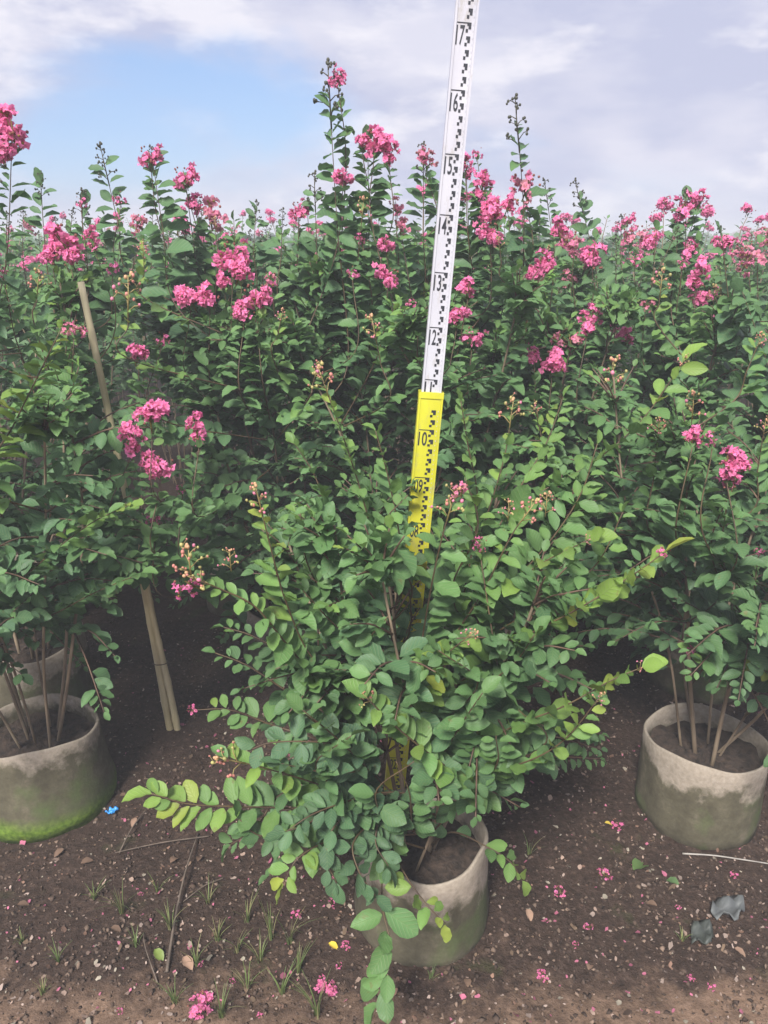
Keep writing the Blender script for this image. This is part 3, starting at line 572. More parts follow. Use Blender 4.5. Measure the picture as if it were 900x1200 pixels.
for s_, u0, v0, u1, v1, Y, tip, size in spikes:
    v1 -= 22 if tip else 8; size *= 0.62
    s_.shoot([(u0, v0, Y), ((u0 + u1) / 2 + rnd.uniform(-3, 3), (v0 + v1) / 2, Y), (u1, v1, Y)], 0.074, 0.8, 0.65, 0.0, tip, size, face=0.75, az=rnd.uniform(-0.35, 0.35), tipscale=0.7, spacing=0.026, droop=0.3)
fill = [(u, rnd.uniform(248, 284)) for u in range(8, 352, 19)] + [(u, rnd.uniform(235, 288)) for u in range(360, 640, 21)] + [(u, rnd.uniform(268, 300)) for u in range(650, 905, 24)]
for u, v in fill:
    Y = rnd.uniform(2.15, 2.6); X = P(u, v, Y)[0]; s_ = min([lrear, mid_l, mid_c, mid_r, r_rear] + row3, key=lambda q_: math.hypot(q_.c[0] - X, q_.c[1] - Y))
    s_.shoot([(u + rnd.uniform(-8, 8), v + 95, Y), (u + rnd.uniform(-5, 5), v + 45, Y), (u, v, Y)], 0.056, 0.7, 0.4, 0.0, rnd.choice((None, None, 'dark')), 0.022, face=0.7, az=rnd.uniform(-0.6, 0.6), tipscale=0.55, spacing=0.025, droop=0.25)
blooms = [(mid_l, 175, 182, 2.1, 28, 'flower'), (mid_l, 216, 206, 2.25, 30, 'flower'), (mid_l, 246, 246, 2.3, 42, 'pale'), (mid_l, 232, 240, 2.28, 26, 'flower'), (mid_l, 140, 233, 2.2, 18, 'small'), (lrear, 94, 238, 2.2, 16, 'small'), (mid_l, 165, 258, 2.15, 26, 'pale'),
          (lrear, 72, 282, 2.0, 46, 'flower'), (lrear, 60, 300, 2.0, 32, 'flower'), (lrear, 82, 302, 1.98, 30, 'flower'), (lrear, 109, 279, 2.0, 24, 'flower'), (lrear, 131, 313, 1.95, 18, 'small'),
          (mid_l, 222, 347, 1.95, 36, 'flower'), (mid_l, 245, 346, 1.94, 34, 'flower'), (mid_l, 272, 300, 1.96, 40, 'flower'), (mid_l, 282, 318, 1.95, 34, 'flower'), (mid_l, 262, 328, 1.95, 24, 'flower'), (mid_l, 300, 346, 1.92, 36, 'flower'), (mid_l, 285, 366, 1.9, 26, 'flower'), (mid_l, 318, 325, 2.0, 18, 'pale'),
          (mid_l, 160, 414, 1.85, 28, 'flower'), (mid_l, 188, 398, 1.85, 18, 'small'),
          (mid_c, 396, 90, 2.05, 24, 'flower'), (mid_c, 402, 205, 2.04, 26, 'flower'), (mid_c, 438, 166, 2.07, 36, 'flower'), (mid_c, 456, 176, 2.07, 28, 'flower'), (mid_c, 424, 166, 2.07, 22, 'flower'), (mid_c, 350, 246, 2.15, 24, 'flower'), (mid_c, 497, 182, 2.25, 28, 'pale'), (mid_c, 455, 322, 1.95, 30, 'flower'), (mid_c, 452, 285, 2.0, 22, 'flower'), (mid_c, 464, 240, 2.1, 20, 'pale'), (mid_c, 413, 320, 1.95, 18, 'small'), (mid_c, 480, 355, 1.95, 14, 'small'), (mid_c, 425, 280, 2.0, 16, 'small'), (mid_c, 470, 262, 2.1, 24, 'pale'),
          (mid_r, 546, 195, 2.3, 26, 'flower'), (mid_r, 566, 218, 2.3, 30, 'flower'), (mid_r, 580, 248, 2.2, 38, 'flower'), (mid_r, 576, 272, 2.18, 32, 'flower'), (mid_r, 596, 240, 2.2, 24, 'flower'), (mid_r, 549, 338, 2.0, 26, 'flower'), (mid_r, 535, 372, 2.0, 28, 'flower'), (mid_r, 553, 394, 2.0, 26, 'flower'), (mid_r, 618, 215, 2.2, 40, 'pale'), (mid_r, 632, 308, 2.1, 34, 'flower'), (mid_r, 628, 322, 2.1, 26, 'flower'), (mid_r, 648, 424, 1.95, 36, 'flower'), (mid_r, 626, 415, 1.95, 22, 'flower'), (mid_r, 668, 398, 2.0, 34, 'pale'), (mid_r, 690, 374, 2.0, 30, 'flower'), (mid_r, 560, 180, 2.5, 16, 'small'),
          (row3[4], 655, 268, 2.6, 30, 'flower'), (row3[4], 668, 284, 2.6, 34, 'pale'), (row3[4], 698, 304, 2.5, 38, 'flower'), (row3[4], 670, 325, 2.5, 24, 'pale'), (row3[4], 736, 256, 2.7, 16, 'flower'), (row3[4], 740, 275, 2.7, 30, 'pale'), (r_rear, 735, 394, 2.05, 24, 'flower'), (r_rear, 721, 384, 2.05, 16, 'small'), (r_rear, 764, 285, 2.5, 26, 'flower'),
          (r_rear, 800, 242, 2.35, 30, 'flower'), (r_rear, 820, 234, 2.35, 22, 'flower'), (r_rear, 805, 292, 2.35, 24, 'flower'), (r_rear, 818, 320, 2.2, 32, 'flower'), (r_rear, 820, 346, 2.2, 28, 'flower'), (r_rear, 850, 284, 2.4, 26, 'flower'), (r_rear, 842, 368, 2.2, 14, 'small'), (row3[5], 880, 300, 2.5, 34, 'pale'), (row3[5], 870, 292, 2.6, 26, 'pale'), (r_rear, 800, 310, 2.2, 16, 'small'), (r_rear, 757, 355, 2.1, 16, 'pale'),
          (right, 853, 540, 1.36, 36, 'flower'), (right, 856, 560, 1.36, 28, 'flower'), (right, 868, 545, 1.36, 24, 'flower'), (right, 836, 516, 1.36, 22, 'small'), (right, 813, 512, 1.36, 28, 'flower'), (right, 890, 645, 1.45, 12, 'small')]
for b_ in blooms: b_[0].flower_px(*b_[1:])
# bud panicles and fresh shoots in the rows behind
for s_, u0, v0, u1, v1, Y, sz, age in [(mid_c, 455, 470, 438, 385, 1.8, 0.035, 0.3), (mid_r, 720, 520, 718, 440, 1.75, 0.045, 0.45), (right, 800, 640, 812, 475, 1.45, 0.03, 0.35), (right, 760, 620, 772, 500, 1.48, 0.025, 0.4), (mid_l, 150, 420, 150, 345, 1.75, 0.05, 0.12), (mid_l, 170, 350, 168, 292, 1.9, 0.02, 0.08), (mid_l, 360, 470, 372, 432, 1.7, 0.02, 0.3),
                              (mid_r, 640, 540, 628, 480, 1.7, 0.02, 0.2), (r_rear, 770, 380, 775, 330, 2.1, 0.04, 0.12), (r_rear, 830, 390, 838, 345, 2.1, 0.03, 0.12), (row3[4], 640, 350, 642, 300, 2.3, 0.03, 0.15), (mid_l, 255, 300, 252, 262, 2.2, 0.02, 0.1), (mid_r, 590, 330, 585, 285, 2.1, 0.02, 0.5), (mid_c, 420, 300, 425, 245, 2.0, 0.03, 0.5), (left, 40, 380, 45, 330, 1.7, 0.03, 0.3), (mid_l, 320, 420, 330, 370, 1.85, 0.02, 0.25), (right, 860, 470, 890, 400, 1.55, 0.02, 0.3), (right, 880, 600, 896, 500, 1.5, 0.02, 0.4)]:
    s_.shoot([(u0, v0, Y), ((u0 + u1) / 2, (v0 + v1) / 2, Y), (u1, v1, Y)], 0.048, age + 0.25, age * 0.6, None, 'bud', sz, face=0.4)
Sh = right.shoot
Sh([(870, 780, 1.5), (830, 770, 1.42), (808, 762, 1.38)], 0.05, 0.6, 0.3, 0.3, 'small', 0.012, face=0.7, tipscale=0.9)
Sh([(920, 800, 1.45), (905, 790, 1.4), (885, 782, 1.38)], 0.045, 0.4, 0.05, 0.3, None, face=0.7, tipscale=0.9)

# choose the leaves that show: small depth buffer over sampled leaf points
US, VS, ZS, ID = [], [], [], []
off = 0; starts = []
smp = np.array([(0.2, 0), (0.5, -0.3), (0.5, 0), (0.5, 0.3), (0.8, -0.2), (0.8, 0.2), (0.65, 0), (0.35, 0.2), (0.35, -0.2)])
for s_ in near:
    A = s_.LV.arrays()
    pc = A['pos'] + 0.5 * A['L'][:, None] * A['d']; u, v, z = project(pc); kill = np.zeros(len(u), bool)
    for u0, u1, v0, v1, zmax in PRUNE: kill |= (u > u0) & (u < u1) & (v > v0) & (v < v1) & (z < zmax)
    for s2 in near:
        for me_, p_, d_, size_, kind_ in getattr(s2, 'organs', []):
            uo, vo, zo = project(np.asarray(p_)); kill |= (np.hypot(u - uo, v - vo) < size_ * 0.95 * FPX / zo) & (z < zo)
    for k_ in A: A[k_] = A[k_][~kill]
    s_.A = A; n_ = len(A['L']); starts.append(off)
    for x, y in smp:
        p = A['pos'] + A['L'][:, None] * (x * A['d'] + y * A['W'][:, None] * A['s']); u, v, z = project(p)
        US.append(u); VS.append(v); ZS.append(z); ID.append(np.arange(n_) + off)
    off += n_
U = np.concatenate(US); V_ = np.concatenate(VS); Z = np.concatenate(ZS); ID = np.concatenate(ID)
ok = (U > 0) & (U < 900) & (V_ > 0) & (V_ < 1200) & (Z > 0.2); U, V_, Z, ID = U[ok], V_[ok], Z[ok], ID[ok]
cell = (U // 4).astype(int) * 400 + (V_ // 4).astype(int); o_ = np.lexsort((Z, cell)); first = np.ones(len(o_), bool); first[1:] = cell[o_][1:] != cell[o_][:-1]
wins = np.bincount(ID[o_][first], minlength=off)
for s_, st in zip(near, starts):
    A = s_.A; n_ = len(A['L']); w_ = wins[st:st + n_]; zc = project(A['pos'])[2]; px = A['L'] * FPX / np.maximum(zc, 0.1)
    cand = np.where((w_ >= 2) & (px >= 10))[0]; cand = cand[np.argsort(-w_[cand] * px[cand])][:298]
    s_.build(cand)

# ---------------------------------------------------------------- farther rows: copies of a few crowns
def far_variant(seed, h):
    s_ = Shrub(0, 0, 0.0, '').grow(h, 0.42, 5, 46, 0.45, 0.058, seed); g = np.random.default_rng(seed)
    fl = []
    for k in range(4):
        tp = s_.tips[k % len(s_.tips)]; hh = g.uniform(0.02, 0.22); top = tp + np.array([g.normal(0, 0.04), g.normal(0, 0.04), hh]); line = smooth_line([tp - [0, 0, 0.12], (tp + top) / 2, top], 10)
        s_.stems.append((line, np.linspace(0.0025, 0.0015, 10))); leafy(s_.LV, line, 0.1, 0.05, 0.03, 0.75, 0.5, 0.0, -1, 0.5, 0.0)
        fl.append((top + [0, 0, 0.03], 'pale' if g.random() < 0.4 else 'flower', g.uniform(0.028, 0.05)))
    A = s_.LV.arrays(); V, F, C, UV = leaf_geo(A, np.arange(len(A['L'])), True)
    return mesh('foliage', V, F, 'leaf', True, C, UV), mesh('stem', *merge([tube(l_, r_, 5) for l_, r_ in s_.stems]), 'bark'), fl
FV = [far_variant(100 + i, h) for i, h in enumerate((1.33, 1.30, 1.36, 1.28))]
y = 3.2; k = 0; used = 0
while y < 7.5:
    hw = y * 0.5 + 0.9; x = -hw + rnd.uniform(0, 0.3)
    while x < hw:
        xx, yy = x + rnd.uniform(-0.08, 0.08), y + rnd.uniform(-0.1, 0.1); fo, stm, fl = FV[rnd.randrange(4)]; rz = rnd.uniform(0, 6.28); sc = rnd.uniform(0.95, 1.06)
        e = empty('flowering_shrub', (xx, yy, float(gz(xx, yy)) - 0.01), 'pink flowering shrub in the crowded rows far behind the staff', 'shrub', 'shrubs in the crowded back rows'); e.rotation_euler[2] = rz; e.scale = (sc, sc, sc)
        tag(link('foliage', fo, e), kind='stuff'); tag(link('stems', stm, e), kind='stuff')
        for p, kind, size in fl:
            if rnd.random() < 0.6:
                me = (FLP if kind == 'pale' else FL)[rnd.randrange(2)]; o = link('flower_cluster', me, e); o.location = p; o.scale = (size,) * 3; o.rotation_euler = (rnd.uniform(-0.3, 0.3), rnd.uniform(-0.3, 0.3), rnd.uniform(0, 6))
        x += 0.56
    y += 0.55
# the field beyond, read as one mass
LV = Leaves(); g = rng
for k in range(9000):
    yy = 7.6 + 45 * g.random() ** 2; xx = g.uniform(-1, 1) * (yy * 0.62 + 1)
    zz = 1.24 - 0.5 * g.random() ** 2 + 0.06 * math.sin(xx * 5) * math.sin(yy * 3)
    LV.add(np.array([xx, yy, zz]), g.normal(0, 1, 3) * [1, 1, 0.5], UP + g.normal(0, 0.5, 3), 0.10 + 0.008 * yy, 0.7, 0.65 + g.normal(0, 0.2))
for k in range(700):
    yy = 7.6 + 45 * g.random() ** 2; xx = g.uniform(-1, 1) * (yy * 0.62 + 1)
    for j in range(8):
        LV.add(np.array([xx + g.normal(0, 0.2), yy + g.normal(0, 0.2), g.uniform(0, 1.1)]), g.normal(0, 1, 3), UP + g.normal(0, 0.6, 3), 0.2, 0.7, 0.9)
A = LV.arrays(); V, F, C, UV = leaf_geo(A, np.arange(len(A['L'])), True)
tag(link('distant_shrub_field', mesh('distant_shrub_field', V, F, 'leaf', True, C, UV)), 'distant green mass of nursery shrubs along the horizon', 'shrubs', kind='stuff')

# ---------------------------------------------------------------- grow bags
def bag_mesh(r, h, seed, flare, bagmat):
    g = np.random.default_rng(seed); n = 56; prof = [(r + flare, -0.02), (r + flare * 1.15, 0.02), (r + flare * 0.7, h * 0.3), (r + flare * 0.3, h * 0.6), (r, h * 0.85), (r - 0.001, h - 0.002), (r - 0.004, h + 0.002), (r - 0.009, h - 0.001), (r - 0.010, h * 0.85), (r - 0.010, h * 0.62), (r - 0.012, 0.03)]
    ph = g.uniform(0, 6.28, 6); V = []; F = []
    for i, (rr, z) in enumerate(prof):
        for k in range(n):
            a = 2 * math.pi * k / n; q = max(z, 0) / h
            w_ = 0.006 * q * math.sin(2 * a + ph[0]) + 0.002 * math.sin(3 * a + ph[1]) + 0.0012 * math.sin(5 * a + ph[2] + 5 * z) + 0.0012 * math.sin(9 * a + ph[3] + 20 * z)
            dz = q ** 3 * (0.007 * math.sin(2 * a + ph[4]) + 0.005 * math.sin(3 * a + ph[5]))
            V.append(((rr + w_) * math.cos(a), (rr + w_) * math.sin(a), z + dz))
    for i in range(len(prof) - 1):
        for k in range(n): F.append([i * n + k, i * n + (k + 1) % n, (i + 1) * n + (k + 1) % n, (i + 1) * n + k])
    F.append([k for k in range(n)][::-1]); F.append([(len(prof) - 1) * n + k for k in range(n)])
    return mesh('bag_wall', V, F, bagmat)
def soil_mesh(r, seed):
    g = np.random.default_rng(seed); V = [(0, 0, 0.008)]; F = []; n = 40; rings = 9
    for i in range(1, rings + 1):
        for k in range(n):
            a = 2 * math.pi * k / n; rr = (r - 0.004) * i / rings; V.append((rr * math.cos(a), rr * math.sin(a), 0.006 * (1 - i / rings) + g.normal(0, 0.005)))
    for k in range(n): F.append([0, 1 + k, 1 + (k + 1) % n])
    for i in range(rings - 1):
        for k in range(n): F.append([1 + i * n + k, 1 + (i + 1) * n + k, 1 + (i + 1) * n + (k + 1) % n, 1 + i * n + (k + 1) % n])
    return mesh('bag_soil', V, F, 'pot_soil')
bag_variants = [(bag_mesh(0.135, 0.205, s_, 0.012, m_), soil_mesh(0.134, s_)) for s_, m_ in ((3, 'bag_plain'), (4, 'bag_plain'))]
def grow_bag(x, y, r, h, seed, flare, bagmat, label, group=None, shared=None, rz=0.0):
    e = empty('grow_bag', (x, y, 0), label, 'plant pot', group); e.rotation_euler[2] = rz
    a, b_ = shared if shared else (bag_mesh(r, h, seed, flare, bagmat), soil_mesh(r - 0.004, seed))
    link('bag_wall', a, e); o = link('soil', b_, e); o.location = (0, 0, SOIL - 0.004)
    return e
grow_bag(front.c[0] + 0.005, front.c[1], 0.132, 0.212, 1, 0.010, 'bag_plain', 'grey felt grow bag half hidden under the low bushy shrub by the staff')
grow_bag(left.c[0], left.c[1], 0.140, 0.205, 2, 0.024, 'bag_moss', 'grey felt grow bag with a bright green mossy foot beside the blue scrap')
grow_bag(right.c[0], right.c[1], 0.140, 0.205, 6, 0.006, 'bag_plain', 'open grey felt grow bag with clean pale rim above a dark stained wall', rz=0.4)
grow_bag(lrear.c[0], lrear.c[1], 0.145, 0.205, 5, 0.01, 'bag_plain', 'shaded grey grow bag tucked behind the mossy-footed one')
for i, s_ in enumerate([mid_l, mid_c, mid_r, r_rear] + row3):
    grow_bag(s_.c[0], s_.c[1], 0, 0, 0, 0, None, 'grey grow bag in deep shade under the crowded shrubs', 'grow bags under the crowded shrubs', bag_variants[i % 2], rnd.uniform(0, 6))

# ---------------------------------------------------------------- measuring staff
tilt_x, tilt_y = math.atan2(-0.0415, 1.7), math.asin(0.117 / 1.7)
st = empty('measuring_staff', (0.018, 1.525, float(gz(0.018, 1.525)) - 0.004), 'tall telescopic measuring staff, white above and yellow below, with black numerals', 'measuring staff')
st.rotation_euler = (-tilt_x * 1.0, tilt_y, R(2))
SPL = 1.075
def sec(name, w_, d_, z0, z1, facem):
    t_ = 0.004
    V, F = box(-w_ / 2 + t_, w_ / 2 - t_, -d_ / 2 + 0.0015, d_ / 2 - 0.002, z0, z1); link(name, mesh(name, V, F, facem, False), st)
    for sg in (-1, 1):
        xx = sorted((sg * w_ / 2, sg * (w_ / 2 - t_ + 0.0002))); V, F = box(xx[0], xx[1], -d_ / 2, d_ / 2, z0, z1); link('side_rail', mesh('side_rail', V, F, facem, False), st)
sec('lower_section', 0.048, 0.022, 0.0, SPL, 'staff_yellow'); sec('upper_section', 0.0385, 0.015, SPL - 0.03, 2.05, 'staff_white')
V, F = box(-0.0245, 0.0245, -0.0115, 0.0115, SPL - 0.012, SPL); link('joint_collar', mesh('joint_collar', V, F, 'staff_yellow', False), st)
V, F = box(-0.0245, 0.0245, -0.0115, 0.0115, -0.004, 0.012); link('foot_cap', mesh('foot_cap', V, F, 'staff_metal', False), st)
def quads(rects, y):
    V = []; F = []
    for x0, x1, z0, z1 in rects:
        o = len(V); V += [(x0, y, z0), (x1, y, z0), (x1, y, z1), (x0, y, z1)]; F.append([o, o + 1, o + 2, o + 3])
    return V, F
for lo, hi, w_, d_ in ((0.0, SPL - 0.015, 0.048, 0.022), (SPL, 2.04, 0.0385, 0.015)):
    rects = []; faint = []; y = -d_ / 2 + 0.0009
    x0 = w_ * 0.02; x1 = w_ * 0.25; xm = (x0 + x1) / 2
    z = math.ceil(lo / 0.02) * 0.02 + 0.02
    while z < hi:
        z = round(z, 4)
        rects += [(x0 + 0.002, x1, z - 0.005, z), (xm, x1, z - 0.0095, z - 0.005), (x0, xm - 0.0005, z - 0.0145, z - 0.0095)]
        if abs(z * 10 - round(z * 10)) < 1e-3: rects.append((-w_ * 0.38, x0 + 0.003, z - 0.0016, z))
        faint += [(w_ * 0.33, w_ * 0.36, z - 0.004, z - 0.001), (w_ * 0.33, w_ * 0.355, z - 0.013, z - 0.0105)]
        z += 0.02
    link('scale_marks', mesh('scale_marks', *quads(rects, y), 'ink', False), st); link('fine_marks', mesh('fine_marks', *quads(faint, y), 'faint_ink', False), st)
dg = None
for k in range(1, 20):
    z = k / 10; w_, d_ = (0.048, 0.022) if z < SPL else (0.0385, 0.015)
    cu = bpy.data.curves.new('numeral', 'FONT'); cu.body = '%02d' % k; cu.size = 1; cu.align_x = 'LEFT'; cu.resolution_u = 3; cu.offset = 0.012
    to = bpy.data.objects.new('numeral_text', cu); col.objects.link(to); bpy.context.view_layer.update()
    me = bpy.data.meshes.new_from_object(to.evaluated_get(bpy.context.evaluated_depsgraph_get())); bpy.data.objects.remove(to)
    co = np.zeros(len(me.vertices) * 3); me.vertices.foreach_get('co', co); co = co.reshape(-1, 3)
    mn, mx_ = co.min(0), co.max(0); n3 = np.zeros_like(co); H_ = 0.029; W_ = w_ * 0.36
    n3[:, 0] = -w_ * 0.38 + (co[:, 0] - mn[0]) / (mx_[0] - mn[0]) * W_; n3[:, 1] = -d_ / 2 + 0.0008; n3[:, 2] = z - 0.0045 - H_ + (co[:, 1] - mn[1]) / (mx_[1] - mn[1]) * H_
    me.vertices.foreach_set('co', n3.ravel()); me.materials.clear(); me.materials.append(M['ink']); me.update(); link('numeral', me, st)

# ---------------------------------------------------------------- bamboo stake (two canes side by side)
b0 = G(204, 852); b0[2] -= 0.03; b1 = P(100, 330, 1.86); bs = empty('bamboo_stake', tuple(b0), 'pale bamboo stake of two canes leaning among the shrubs', 'stake')
ax = unit(b1 - b0); sdv = unit(np.cross(ax, [0, -1, 0]))
for sg, ln in ((-1, 1.0), (1, 0.5)):
    pts = []; rr = []
    for k in range(0, 41):
        f = k / 40; pts.append(b0 + (b1 - b0) * f * ln + sdv * sg * 0.0075 + np.array([0.004 * math.sin(f * 5 + sg), 0, 0])); rr.append((0.0102 - 0.0022 * f) * (1.14 if k % 8 == 4 else 1.0))
    link('cane', mesh('cane', *tube(pts, rr, 9), 'bamboo'), bs, tuple(b0))
for f in (0.2, 0.46):
    c_ = b0 + (b1 - b0) * f; link('tie', mesh('tie', *tube([c_ + (sdv * math.cos(a) * 0.021 + unit(np.cross(ax, sdv)) * math.sin(a) * 0.0125) for a in np.linspace(0, 6.283, 20)], [0.0014] * 20, 5), 'dead_twig'), bs, tuple(b0))

# ---------------------------------------------------------------- litter and small things on the soil
def on(x, y, dz=0.0): return np.array([x, y, float(gz(x, y)) + dz])
V = []; F = []; C = []
pal = np.array([(0.52, 0.40, 0.34), (0.42, 0.30, 0.24), (0.30, 0.18, 0.13), (0.62, 0.20, 0.30), (0.22, 0.15, 0.10), (0.48, 0.42, 0.33), (0.12, 0.08, 0.06)])
LV = Leaves()
nl = 6000; ys = 0.85 + 1.7 * rng.random(nl) ** 1.3; xs = rng.uniform(-1, 1, nl) * (ys * 0.62 + 0.2)
Vs = []; Fs = []; Cs = []; T5 = np.array([(0.5 * math.cos(i * 6.283 / 7), 0.4 * math.sin(i * 6.283 / 7), 0.14 * (i % 2) + 0.06 * math.sin(i * 2.1)) for i in range(7)] + [(0, 0, 0)]); F5 = np.array([[i, (i + 1) % 7, 7] for i in range(7)])
for k in range(nl):
    a = rng.uniform(0, 6.28); L_ = rng.choice([0.005, 0.007, 0.010, 0.013], p=[0.42, 0.36, 0.17, 0.05]) * rng.uniform(0.7, 1.3); tl = rng.normal(0, 0.35, 2)
    q = T5 * L_ * [1, rng.uniform(0.6, 1.1), 1] + rng.normal(0, 0.05, (8, 3)) * L_
    x = q[:, 0] * math.cos(a) - q[:, 1] * math.sin(a); y_ = q[:, 0] * math.sin(a) + q[:, 1] * math.cos(a); z_ = q[:, 2] + tl[0] * x + tl[1] * y_
    c_ = on(xs[k], ys[k], 0.0015); Vs.append(np.stack([x, y_, z_ - z_.min()], -1) + c_); Fs.append(F5 + 8 * k)
    cc = pal[rng.choice(7, p=[0.19, 0.18, 0.16, 0.12, 0.15, 0.10, 0.10])] * rng.uniform(0.35, 0.85); Cs.append(np.repeat(cc[None], 8, 0))
tag(link('petal_litter', mesh('petal_litter', np.concatenate(Vs), np.concatenate(Fs), 'litter', True, np.concatenate(Cs))), 'dry petals and leaf flakes scattered over the dark soil', 'litter', kind='stuff')
nc = 15000; ys = 0.85 + 1.8 * rng.random(nc) ** 1.2; xs = rng.uniform(-1, 1, nc) * (ys * 0.62 + 0.2); OC = np.array([(1, 0, 0), (-1, 0, 0), (0, 1, 0), (0, -1, 0), (0, 0, 1), (0, 0, -1.0)]); OF = np.array([[0, 2, 4], [2, 1, 4], [1, 3, 4], [3, 0, 4], [2, 0, 5], [1, 2, 5], [3, 1, 5], [0, 3, 5]])
sz = np.minimum(0.0020 * np.exp(rng.normal(0.3, 0.5, nc)), 0.006); q = OC[None] * sz[:, None, None] * rng.uniform(0.6, 1.4, (nc, 1, 3)) * [1, 1, 0.8] + rng.normal(0, 0.25, (nc, 6, 3)) * sz[:, None, None]
q += np.stack([xs, ys, gz(xs, ys) + sz * 0.25], -1)[:, None]
cc = np.where(rng.random((nc, 1)) < 0.3, np.array([[0.17, 0.12, 0.09]]), np.array([[0.07, 0.048, 0.037]])) * rng.uniform(0.6, 1.5, (nc, 1))
tag(link('soil_crumbs', mesh('soil_crumbs', q.reshape(-1, 3), (OF[None] + 6 * np.arange(nc)[:, None, None]).reshape(-1, 3), 'litter', True, np.repeat(cc, 6, 0))), 'loose crumbs of earth and small stones on the soil', 'soil', kind='stuff')

flG = 'fallen pink blossoms on the soil'
for u, v, d in [(657, 1045, 20), (708, 1026, 20), (675, 1104, 9), (690, 1085, 14), (637, 1146, 18), (812, 1146, 11), (833, 1152, 13), (860, 1022, 12), (722, 968, 18), (820, 972, 9), (235, 1180, 34), (406, 1115, 14), (398, 1134, 11), (384, 1158, 24), (376, 1148, 12), (350, 1073, 16), (234, 1128, 10), (165, 1048, 8), (140, 1186, 10), (272, 1150, 9), (305, 1190, 9), (795, 1062, 8), (745, 1015, 8), (640, 1080, 7), (388, 1060, 12)]:
    p = G(u, v); zc = project(p)[2]; r = d / 2 * zc / FPX
    o = link('fallen_flower', (FLS if d < 22 else FL)[rnd.randrange(2)]); o.location = p + np.array([0, 0, r * 0.42]); o.scale = (r * 1.1, r * 1.1, r * 0.6); o.rotation_euler = (0, 0, rnd.uniform(0, 6.28))
    if d == 34: tag(o, 'biggest fallen pink flower head lying in the grass at the path', 'flower')
    else: tag(o, 'fallen pink blossom lying loose on the dark soil', 'flower', flG)
def flat_leaf(u, v, ln, age, label, group=None, name='fallen_leaf', colr=None):
    p = G(u, v); V, F = TPL[1]; c_ = np.array(colr) if colr else age_color(np.array([age]))[0]
    me = mesh('fallen_leaf', V * [1, 0.62, 1], F, 'litter' if colr else 'leaf', True, MID[:, None] * c_[None]); o = link(name, me); o.location = p + np.array([0, 0, 0.009]); o.scale = (ln,) * 3; o.rotation_euler = (rnd.uniform(-0.1, 0.1), rnd.uniform(-0.05, 0.15), rnd.uniform(0, 6.28)); return tag(o, label, 'leaf', group)
flat_leaf(742, 1022, 0.055, 0.3, 'large green leaf fallen between the two open bags'); flat_leaf(795, 1040, 0.032, 0.6, 'small dull green leaf fallen near the grey plastic scrap')
flat_leaf(182, 1118, 0.03, 0.05, 'round yellow-green leaf fallen beside the dark twig'); flat_leaf(385, 1112, 0.022, 0.02, 'small yellow leaf fallen by the front bag', colr=(0.62, 0.46, 0.06)); flat_leaf(708, 968, 0.02, 0.02, 'tiny yellow leaf beside a fallen blossom behind the bags', colr=(0.6, 0.45, 0.08))
for u, v, ln in [(617, 1070, 0.032), (770, 1062, 0.03), (215, 1125, 0.04), (200, 1012, 0.034), (232, 1010, 0.03), (95, 1015, 0.035), (75, 995, 0.032), (430, 1148, 0.032), (880, 975, 0.022), (548, 1165, 0.03), (690, 1135, 0.028), (860, 1110, 0.03), (160, 960, 0.03), (20, 1060, 0.03), (130, 1090, 0.03)]:
    flat_leaf(u, v, ln * 0.8, 1, 'curled dry brown leaf lying on the soil', 'dry brown leaves on the soil', colr=tuple(np.array((0.24, 0.155, 0.11)) * rnd.uniform(0.5, 1.3)))
def ground_line(name, pts, r, mt, label, cat, lift=0.004, group=None):
    q = [G(u, v) + np.array([0, 0, lift + e]) for u, v, e in pts]; l_ = smooth_line(q, 26); return tag(link(name, mesh(name, *tube(l_, np.linspace(r, r * 0.6, 26), 6), mt)), label, cat, group)
ground_line('dead_twig', [(196, 1142, 0), (205, 1090, 0.01), (218, 1030, 0.015), (232, 975, 0.0)], 0.0032, 'dead_twig', 'long dark twig lying straight across the weedy soil', 'twig')
ground_line('dead_twig', [(245, 978, 0), (190, 990, 0.012), (135, 1000, 0.0)], 0.0018, 'dead_twig', 'thin pale twig crossing the top of the long dark twig', 'twig')
ground_line('dead_twig', [(140, 1000, 0), (155, 975, 0.012), (172, 948, 0.0)], 0.002, 'dead_twig', 'short twig slanting towards the mossy bag', 'twig')
ground_line('dead_twig', [(185, 1155, 0), (172, 1120, 0.01), (168, 1095, 0.0)], 0.0015, 'dead_twig', 'short thin twig below the yellow-green leaf', 'twig')
ground_line('dead_twig', [(262, 1030, 0), (240, 1045, 0.01), (215, 1060, 0.0)], 0.0016, 'dead_twig', 'short twig right of the long dark one', 'twig')
ground_line('wire', [(800, 999, 0), (835, 1003, 0.004), (870, 1006, 0.002), (920, 1010, 0)], 0.0022, 'wire', 'thin pale wire lying at the foot of the open pale-rimmed bag', 'wire')
